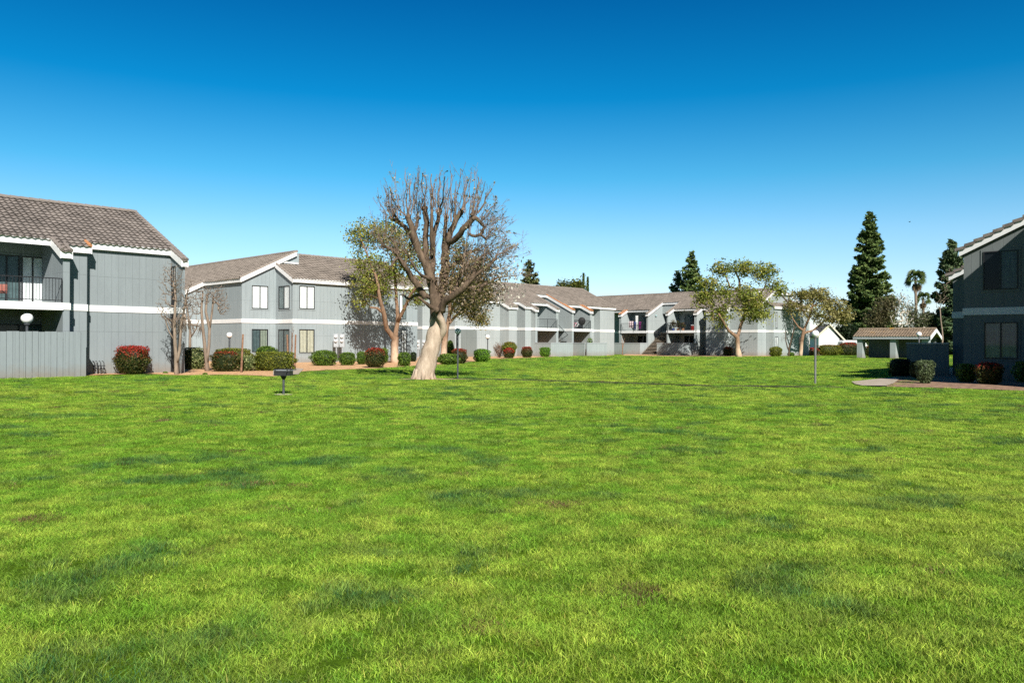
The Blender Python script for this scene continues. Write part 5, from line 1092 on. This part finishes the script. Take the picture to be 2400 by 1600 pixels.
def cloth(name,label,F,s0,s1,d,z0,z1,mat,cat,grp=None):
    m=MB(); n=10
    for i in range(n):
        a=s0+(s1-s0)*i/n; b=s0+(s1-s0)*(i+1)/n; da=d+.05*math.sin(i*1.7); db=d+.05*math.sin((i+1)*1.7)
        m.face([F.P(a,da,z0+.04*math.sin(i)),F.P(b,db,z0+.04*math.sin(i+1)),F.P(b,db,z1),F.P(a,da,z1)])
    o=m.build(name,mat); md=o.modifiers.new('s','SOLIDIFY'); md.thickness=.015; return tag(o,label,cat,grp)
GL='laundry hung over the far balcony railing'
q=g['b1e']-g['p1e']
cloth('hanging_cloth','pale pink cloth hung at the left of the laundry balcony',FB,g['p1e']+q*.28,g['p1e']+q*.48,g['d1']+.15,3.45,4.3,noisy('pink_cloth',(0.55,0.42,0.45),(0.72,0.6,0.62),3,.9),'cloth',GL)
cloth('hanging_cloth','white towel hung in the middle of the laundry balcony',FB,g['p1e']+q*.55,g['p1e']+q*.66,g['d1']+.12,3.1,5.0,STUCCO,'cloth',GL)
cloth('hanging_cloth','blue cloth hung beside the white towel',FB,g['p1e']+q*.50,g['p1e']+q*.56,g['d1']+.14,3.3,4.2,BLUEC,'cloth',GL)
cloth('hanging_cloth','purple cloth hung right of the white towel',FB,g['p1e']+q*.68,g['p1e']+q*.78,g['d1']+.14,3.3,4.2,PURP,'cloth',GL)
x,y,_=FB.P(g['b2e']-.35,g['d1']+.25,0); R=thing('cooler','red cooler with white lid on the right-hand far balcony','cooler',(x,y,3.02)); m=MB(); m.tube([(x,y,3.02),(x,y,3.62)],[.22,.25],12); m.build('body',RED,R); m=MB(); m.tube([(x,y,3.621),(x,y,3.74)],[.27,.24],12); m.build('lid',STUCCO,R)
for i,(f_,hh,lb) in enumerate(((.16,1.2,'tall dark potted plant at the left of the plant balcony'),(.34,1.0,'bushy dark potted plant on the plant balcony, second from its left end'),(.52,.8,'low dark potted plant in the middle of the plant balcony'))):
    x,y,_=FB.P(g['p3e']+(g['b2e']-g['p3e'])*f_,g['d1']+.3,0); R=thing('potted_plant',lb,'plant',(x,y,3.02),'potted plants on the far balcony'); m=MB(); m.tube([(x,y,3.02),(x,y,3.3)],[.15,.2],10); m.build('pot',TERRA if i else BLUEC,R); C=ellips(200,(x,y,3.3+hh*.45),(.38,.3,hh*.5),.1); leafmesh('foliage',LEAF,R,C,np.tile([0,0,.6],(200,1)),.13,pal(200,[(.03,.05,.015),(.10,.12,.03),(.16,.05,.03)],.2))
x,y,_=FB.P(g['b1e']+0.25+1.9,g['d1']+1.3,0)
m=MB(); a=FA.P(g['dE']+.3, -(g['b1e']+.30)-.1, 4.9); 
# wall light on the side wall of the stair slot
x,y,_=FA.P(g['dE']+.4, -(FB.s(1518.5,g['d1']))-.1, 0); m.sphere((x,y,5.0),.13,12,8); tag(m.build('wall_light',GLOBE_C),'small round light on the wall beside the far stairway','light')
# patio chair on the near balcony
x,y,_=FA.P(FA.s(-4,36.9),37.3,0); R=thing('patio_chair','reddish cushioned chair on the near balcony at the left edge','chair',(x,y,3.02)); CH=noisy('faded_red_cushion',(0.25,0.09,0.07),(0.38,0.16,0.13),5,.9)
m=MB(); m.box(x-.28,x+.28,y-.28,y+.28,3.40,3.50); m.build('seat',CH,R,bevel=.03); m=MB(); m.box(x-.28,x+.28,y+.22,y+.30,3.51,3.78); m.build('backrest',CH,R,bevel=.03)
for a in (-1,1):
    for b in (-1,1): m=MB(); m.tube([(x+a*.24,y+b*.24,3.02),(x+a*.24,y+b*.24,3.39)],.02,6); m.build('leg',RAIL,R)
# bird
def bird(label,px,y,Z,s_=1):
    k=Z/FPX; x=(px-1200)*k; z=EYE+(yh(px)-y)*k; m=MB(); m.sphere((x,Z,z),.09*s_,10,6,(2.0,1,.8)); m.face([(x-.08*s_,Z,z+.03),(x+.1*s_,Z,z+.03),(x+.0,Z-.45*s_,z+.14*s_)]); m.face([(x-.08*s_,Z,z+.03),(x+.1*s_,Z,z+.03),(x-.02,Z+.45*s_,z+.16*s_)]); m.face([(x-.16*s_,Z-.03,z),(x-.16*s_,Z+.03,z),(x-.32*s_,Z,z+.01)]); tag(m.build('bird',RUBBER),label,'bird')
bird('small dark bird flying in the blue sky at the right',2131,520,90,0.55)
# fallen leaves and twigs on the near lawn are part of the grass
#@@GRASS
# ---------------------------------------------------------------- grass
def inpoly(x,y,P):
    c=np.zeros(len(x),bool); n=len(P)
    for i in range(n):
        x0,y0=P[i];x1,y1=P[(i+1)%n]
        if y0==y1: continue
        t=((y0>y)!=(y1>y)) & (x < (x1-x0)*(y-y0)/(y1-y0)+x0); c^=t
    return c
def clump(name, nb, R, hmin, hmax, w, lean, seg=2):
    V=[];F=[];C=[]
    for i in range(nb):
        a=random.uniform(0,6.283); r=R*math.sqrt(random.random()); bx,by=r*math.cos(a),r*math.sin(a); h=random.uniform(hmin,hmax); th=random.uniform(0,6.283); l=lean*random.uniform(.3,1.5)*h; dx,dy=math.cos(th),math.sin(th); ww=w*random.uniform(.6,1.3); ph=random.uniform(0,3.14); wx,wy=math.cos(ph)*ww/2,math.sin(ph)*ww/2; i0=len(V); br=random.uniform(.45,1.5); dry = random.random()<.05
        for s_ in range(seg+1):
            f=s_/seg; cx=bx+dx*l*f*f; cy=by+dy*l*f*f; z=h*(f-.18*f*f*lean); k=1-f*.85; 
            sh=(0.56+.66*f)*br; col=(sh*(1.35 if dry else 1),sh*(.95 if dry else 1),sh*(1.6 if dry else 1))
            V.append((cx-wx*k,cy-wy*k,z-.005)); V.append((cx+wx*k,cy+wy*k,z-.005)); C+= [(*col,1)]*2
        for s_ in range(seg): F.append((i0+2*s_,i0+2*s_+1,i0+2*s_+3,i0+2*s_+2))
    me=bpy.data.meshes.new(name); me.from_pydata(V,[],F); at=me.attributes.new('bl','FLOAT_COLOR','POINT'); at.data.foreach_set('color',np.array(C,np.float32).ravel()); me.materials.append(GRASSM); me.update()
    return bpy.data.objects.new(name,me)
gc=bpy.data.collections.new('grass_kinds')
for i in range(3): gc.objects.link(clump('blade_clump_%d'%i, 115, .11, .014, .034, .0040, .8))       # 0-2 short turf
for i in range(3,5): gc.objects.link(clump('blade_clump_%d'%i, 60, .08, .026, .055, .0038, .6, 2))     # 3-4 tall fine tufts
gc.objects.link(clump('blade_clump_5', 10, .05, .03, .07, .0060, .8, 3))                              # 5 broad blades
def fbm(x,y,s,o=4,seed=0):
    return np.array([mnoise.fractal(Vector((a*s,b*s,seed)),1.0,2.0,o) for a,b in zip(x,y)])
def make_grass():
    xs=[];ys=[]
    def zone(z0,z1,dens):
        A=0.5*(z1*z1-z0*z0)*1.34+9.0*(z1-z0); n=int(A*dens); zz=np.sqrt(rng.uniform(z0*z0,z1*z1,n)); xx=rng.uniform(-1,1,n)*(.67*zz+4.5); xs.append(xx+0);ys.append(zz)
    edges=[2.6,5,8,11,15,20,27,36,48,64,95]
    for a,b in zip(edges,edges[1:]):
        zm=(a+b)/2; zone(a,b,180 if zm<8 else 180*(8/zm)**1.5)
    x=np.concatenate(xs);y=np.concatenate(ys); keep=np.ones(len(x),bool)
    for P in EXCL: keep&=~inpoly(x,y,P)
    x=x[keep];y=y[keep]; n=len(x)
    p1=fbm(x,y*1.0,.85,4,1.0)+.35*fbm(x,y,.25,2,21.0); p2=fbm(x,y,2.2,3,7.0); p3=fbm(x,y,.12,2,4.0)
    r=rng.random(n); idx=rng.integers(0,3,n)
    dark=(p1+.5*p2+.35*rng.normal(0,1,n)*.3>.40); tall=(p2+.3*p1>.30)
    idx=np.where(dark&(r<.55),3+rng.integers(0,2,n),idx); idx=np.where(~dark&tall&(r<.40),3+rng.integers(0,2,n),idx); idx=np.where((r>.93)|(tall&(r>.85)),5,idx)
    base=np.array([0.180,0.370,0.028]); yel=np.array([0.400,0.520,0.065]); dk=np.array([0.035,0.135,0.042]); br=np.array([0.20,0.13,0.06])
    p4=fbm(x,y,3.2,2,11.0); t=np.clip((p2*.7+p3*.7+p4*.7)+.45+rng.normal(0,.25,n),0,1)[:,None]; col=base*(1-t)+yel*t
    dd=(np.clip((p1+.55*p2-.18)*2.2,0,.9)*rng.uniform(.3,1.1,n)).clip(0,1)[:,None]; col=col*(1-dd)+dk*dd
    bb=(fbm(x,y,1.6,3,33.0)>.55)&(rng.random(n)<.3); col[bb]=br*(rng.uniform(.7,1.3,(bb.sum(),1)))
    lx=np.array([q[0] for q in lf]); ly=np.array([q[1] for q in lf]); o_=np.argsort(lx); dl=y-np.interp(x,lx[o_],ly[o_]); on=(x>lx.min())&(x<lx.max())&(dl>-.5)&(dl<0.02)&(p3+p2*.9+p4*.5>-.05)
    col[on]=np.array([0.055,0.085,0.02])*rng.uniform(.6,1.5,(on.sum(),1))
    col*=1+np.clip(rng.normal(0,.28,(n,1)),-.6,.9); col=np.clip(col,.003,1)
    scl=np.clip((y/9)**.42,1,3.2)*rng.uniform(.75,1.3,n)
    z=np.array([gnd(a,b) for a,b in zip(x,y)])+0.003
    me=bpy.data.meshes.new('grass'); me.vertices.add(n); me.vertices.foreach_set('co',np.c_[x,y,z].astype(np.float32).ravel())
    def at(nm,ty,key,val): a=me.attributes.new(nm,ty,'POINT'); a.data.foreach_set(key,val)
    at('kind_i','INT','value',idx.astype(np.int32)); at('scl','FLOAT','value',scl.astype(np.float32)); at('rz','FLOAT','value',rng.uniform(0,6.28,n).astype(np.float32)); at('tint','FLOAT_COLOR','color',np.c_[col,np.ones(n)].astype(np.float32).ravel())
    me.update(); o=bpy.data.objects.new('grass',me); COL.objects.link(o); o['kind']='stuff'; o['label']='short bright green lawn grass with darker tufted patches'; o['category']='grass'
    ng=bpy.data.node_groups.new('grass_scatter','GeometryNodeTree'); ng.interface.new_socket('Geometry',in_out='INPUT',socket_type='NodeSocketGeometry'); ng.interface.new_socket('Geometry',in_out='OUTPUT',socket_type='NodeSocketGeometry')
    gi=ng.nodes.new('NodeGroupInput');go=ng.nodes.new('NodeGroupOutput'); m2p=ng.nodes.new('GeometryNodeMeshToPoints'); ip=ng.nodes.new('GeometryNodeInstanceOnPoints'); ci=ng.nodes.new('GeometryNodeCollectionInfo')
    ci.inputs['Collection'].default_value=gc; ci.inputs['Separate Children'].default_value=True; ci.inputs['Reset Children'].default_value=True
    def na(nm,ty): a=ng.nodes.new('GeometryNodeInputNamedAttribute'); a.data_type=ty; a.inputs['Name'].default_value=nm; return [q for q in a.outputs if q.enabled][0]
    cx=ng.nodes.new('ShaderNodeCombineXYZ'); L=ng.links.new
    L(gi.outputs[0],m2p.inputs[0]); L(m2p.outputs[0],ip.inputs['Points']); L(ci.outputs[0],ip.inputs['Instance']); ip.inputs['Pick Instance'].default_value=True; L(na('kind_i','INT'),ip.inputs['Instance Index']); L(na('rz','FLOAT'),cx.inputs[2]); L(cx.outputs[0],ip.inputs['Rotation']); L(na('scl','FLOAT'),ip.inputs['Scale']); L(ip.outputs[0],go.inputs[0])
    md=o.modifiers.new('grass','NODES'); md.node_group=ng
make_grass()
#@@LIGHT
# ---------------------------------------------------------------- light, sky, camera
SUN_AZ=162; SUN_EL=38
w=bpy.data.worlds.new('World'); sc.world=w; w.use_nodes=True; nt=w.node_tree; bg=nt.nodes['Background']
sky=nt.nodes.new('ShaderNodeTexSky'); sky.sky_type='NISHITA'; sky.sun_disc=False; sky.sun_elevation=math.radians(SUN_EL); sky.sun_rotation=math.radians(SUN_AZ); sky.air_density=1.0; sky.dust_density=0.05; sky.ozone_density=2.2
hs=nt.nodes.new('ShaderNodeHueSaturation'); hs.inputs['Saturation'].default_value=1.35; tc=nt.nodes.new('ShaderNodeTexCoord'); sx=nt.nodes.new('ShaderNodeSeparateXYZ'); nt.links.new(tc.outputs['Generated'],sx.inputs[0])
rp=ramp(nt,sx.outputs[2],[(0.0,(0.92,0.93,1.14)),(0.06,(0.85,0.96,1.13)),(0.13,(0.64,0.94,1.07)),(0.20,(0.24,0.83,1.0)),(0.29,(0.014,0.61,0.90)),(0.42,(0.003,0.38,0.71)),(0.75,(0.004,0.2,0.4))])
mm=nt.nodes.new('ShaderNodeMix'); mm.data_type='RGBA'; mm.blend_type='MULTIPLY'; mm.inputs[0].default_value=1; nt.links.new(sky.outputs[0],mm.inputs[6]); nt.links.new(rp.outputs[0],mm.inputs[7])
hs.inputs['Saturation'].default_value=1.0
azr=ramp(nt,sx.outputs[1],[(0.0,(1,1,1)),(1.0,(1,1,1))]); mr_=nt.nodes.new('ShaderNodeMapRange'); nt.links.new(sx.outputs[1],mr_.inputs[0]); mr_.inputs[1].default_value=-0.55; mr_.inputs[2].default_value=0.05; mr_.inputs[3].default_value=0.42; mr_.inputs[4].default_value=1.0  # sky dimmed behind the camera, added to weaken the fill light
vs=nt.nodes.new('ShaderNodeVectorMath'); vs.operation='SCALE'; nt.links.new(mm.outputs[2],vs.inputs[0]); nt.links.new(mr_.outputs[0],vs.inputs['Scale']); nt.nodes.remove(azr)
nt.links.new(vs.outputs[0],hs.inputs['Color']); nt.links.new(hs.outputs[0],bg.inputs[0]); bg.inputs[1].default_value=0.085
ld=bpy.data.lights.new('sun','SUN'); ld.energy=5.0; ld.angle=math.radians(.5); ld.color=(1.0,.95,.87); lo=bpy.data.objects.new('sun',ld); COL.objects.link(lo)
tr=Vector((-math.sin(math.radians(SUN_AZ)),-math.cos(math.radians(SUN_AZ)),-math.tan(math.radians(SUN_EL)))); lo.rotation_euler=tr.to_track_quat('-Z','Y').to_euler()
cd=bpy.data.cameras.new('camera'); cd.lens=28.0*FPX/1866.7; cd.sensor_width=36; cd.clip_end=4000; cam=bpy.data.objects.new('camera',cd); COL.objects.link(cam); cam.location=(0,0,EYE); cam.rotation_euler=(math.radians(90)+2/FPX,-0.0039,0); sc.camera=cam
sc.view_settings.view_transform='Standard'; sc.view_settings.look='None'; sc.view_settings.exposure=0.62; sc.view_settings.gamma=1
sc.cycles.max_bounces=6; sc.cycles.diffuse_bounces=3; sc.cycles.glossy_bounces=3; sc.cycles.transparent_max_bounces=8; sc.cycles.transmission_bounces=3
sc.cycles.use_denoising=False
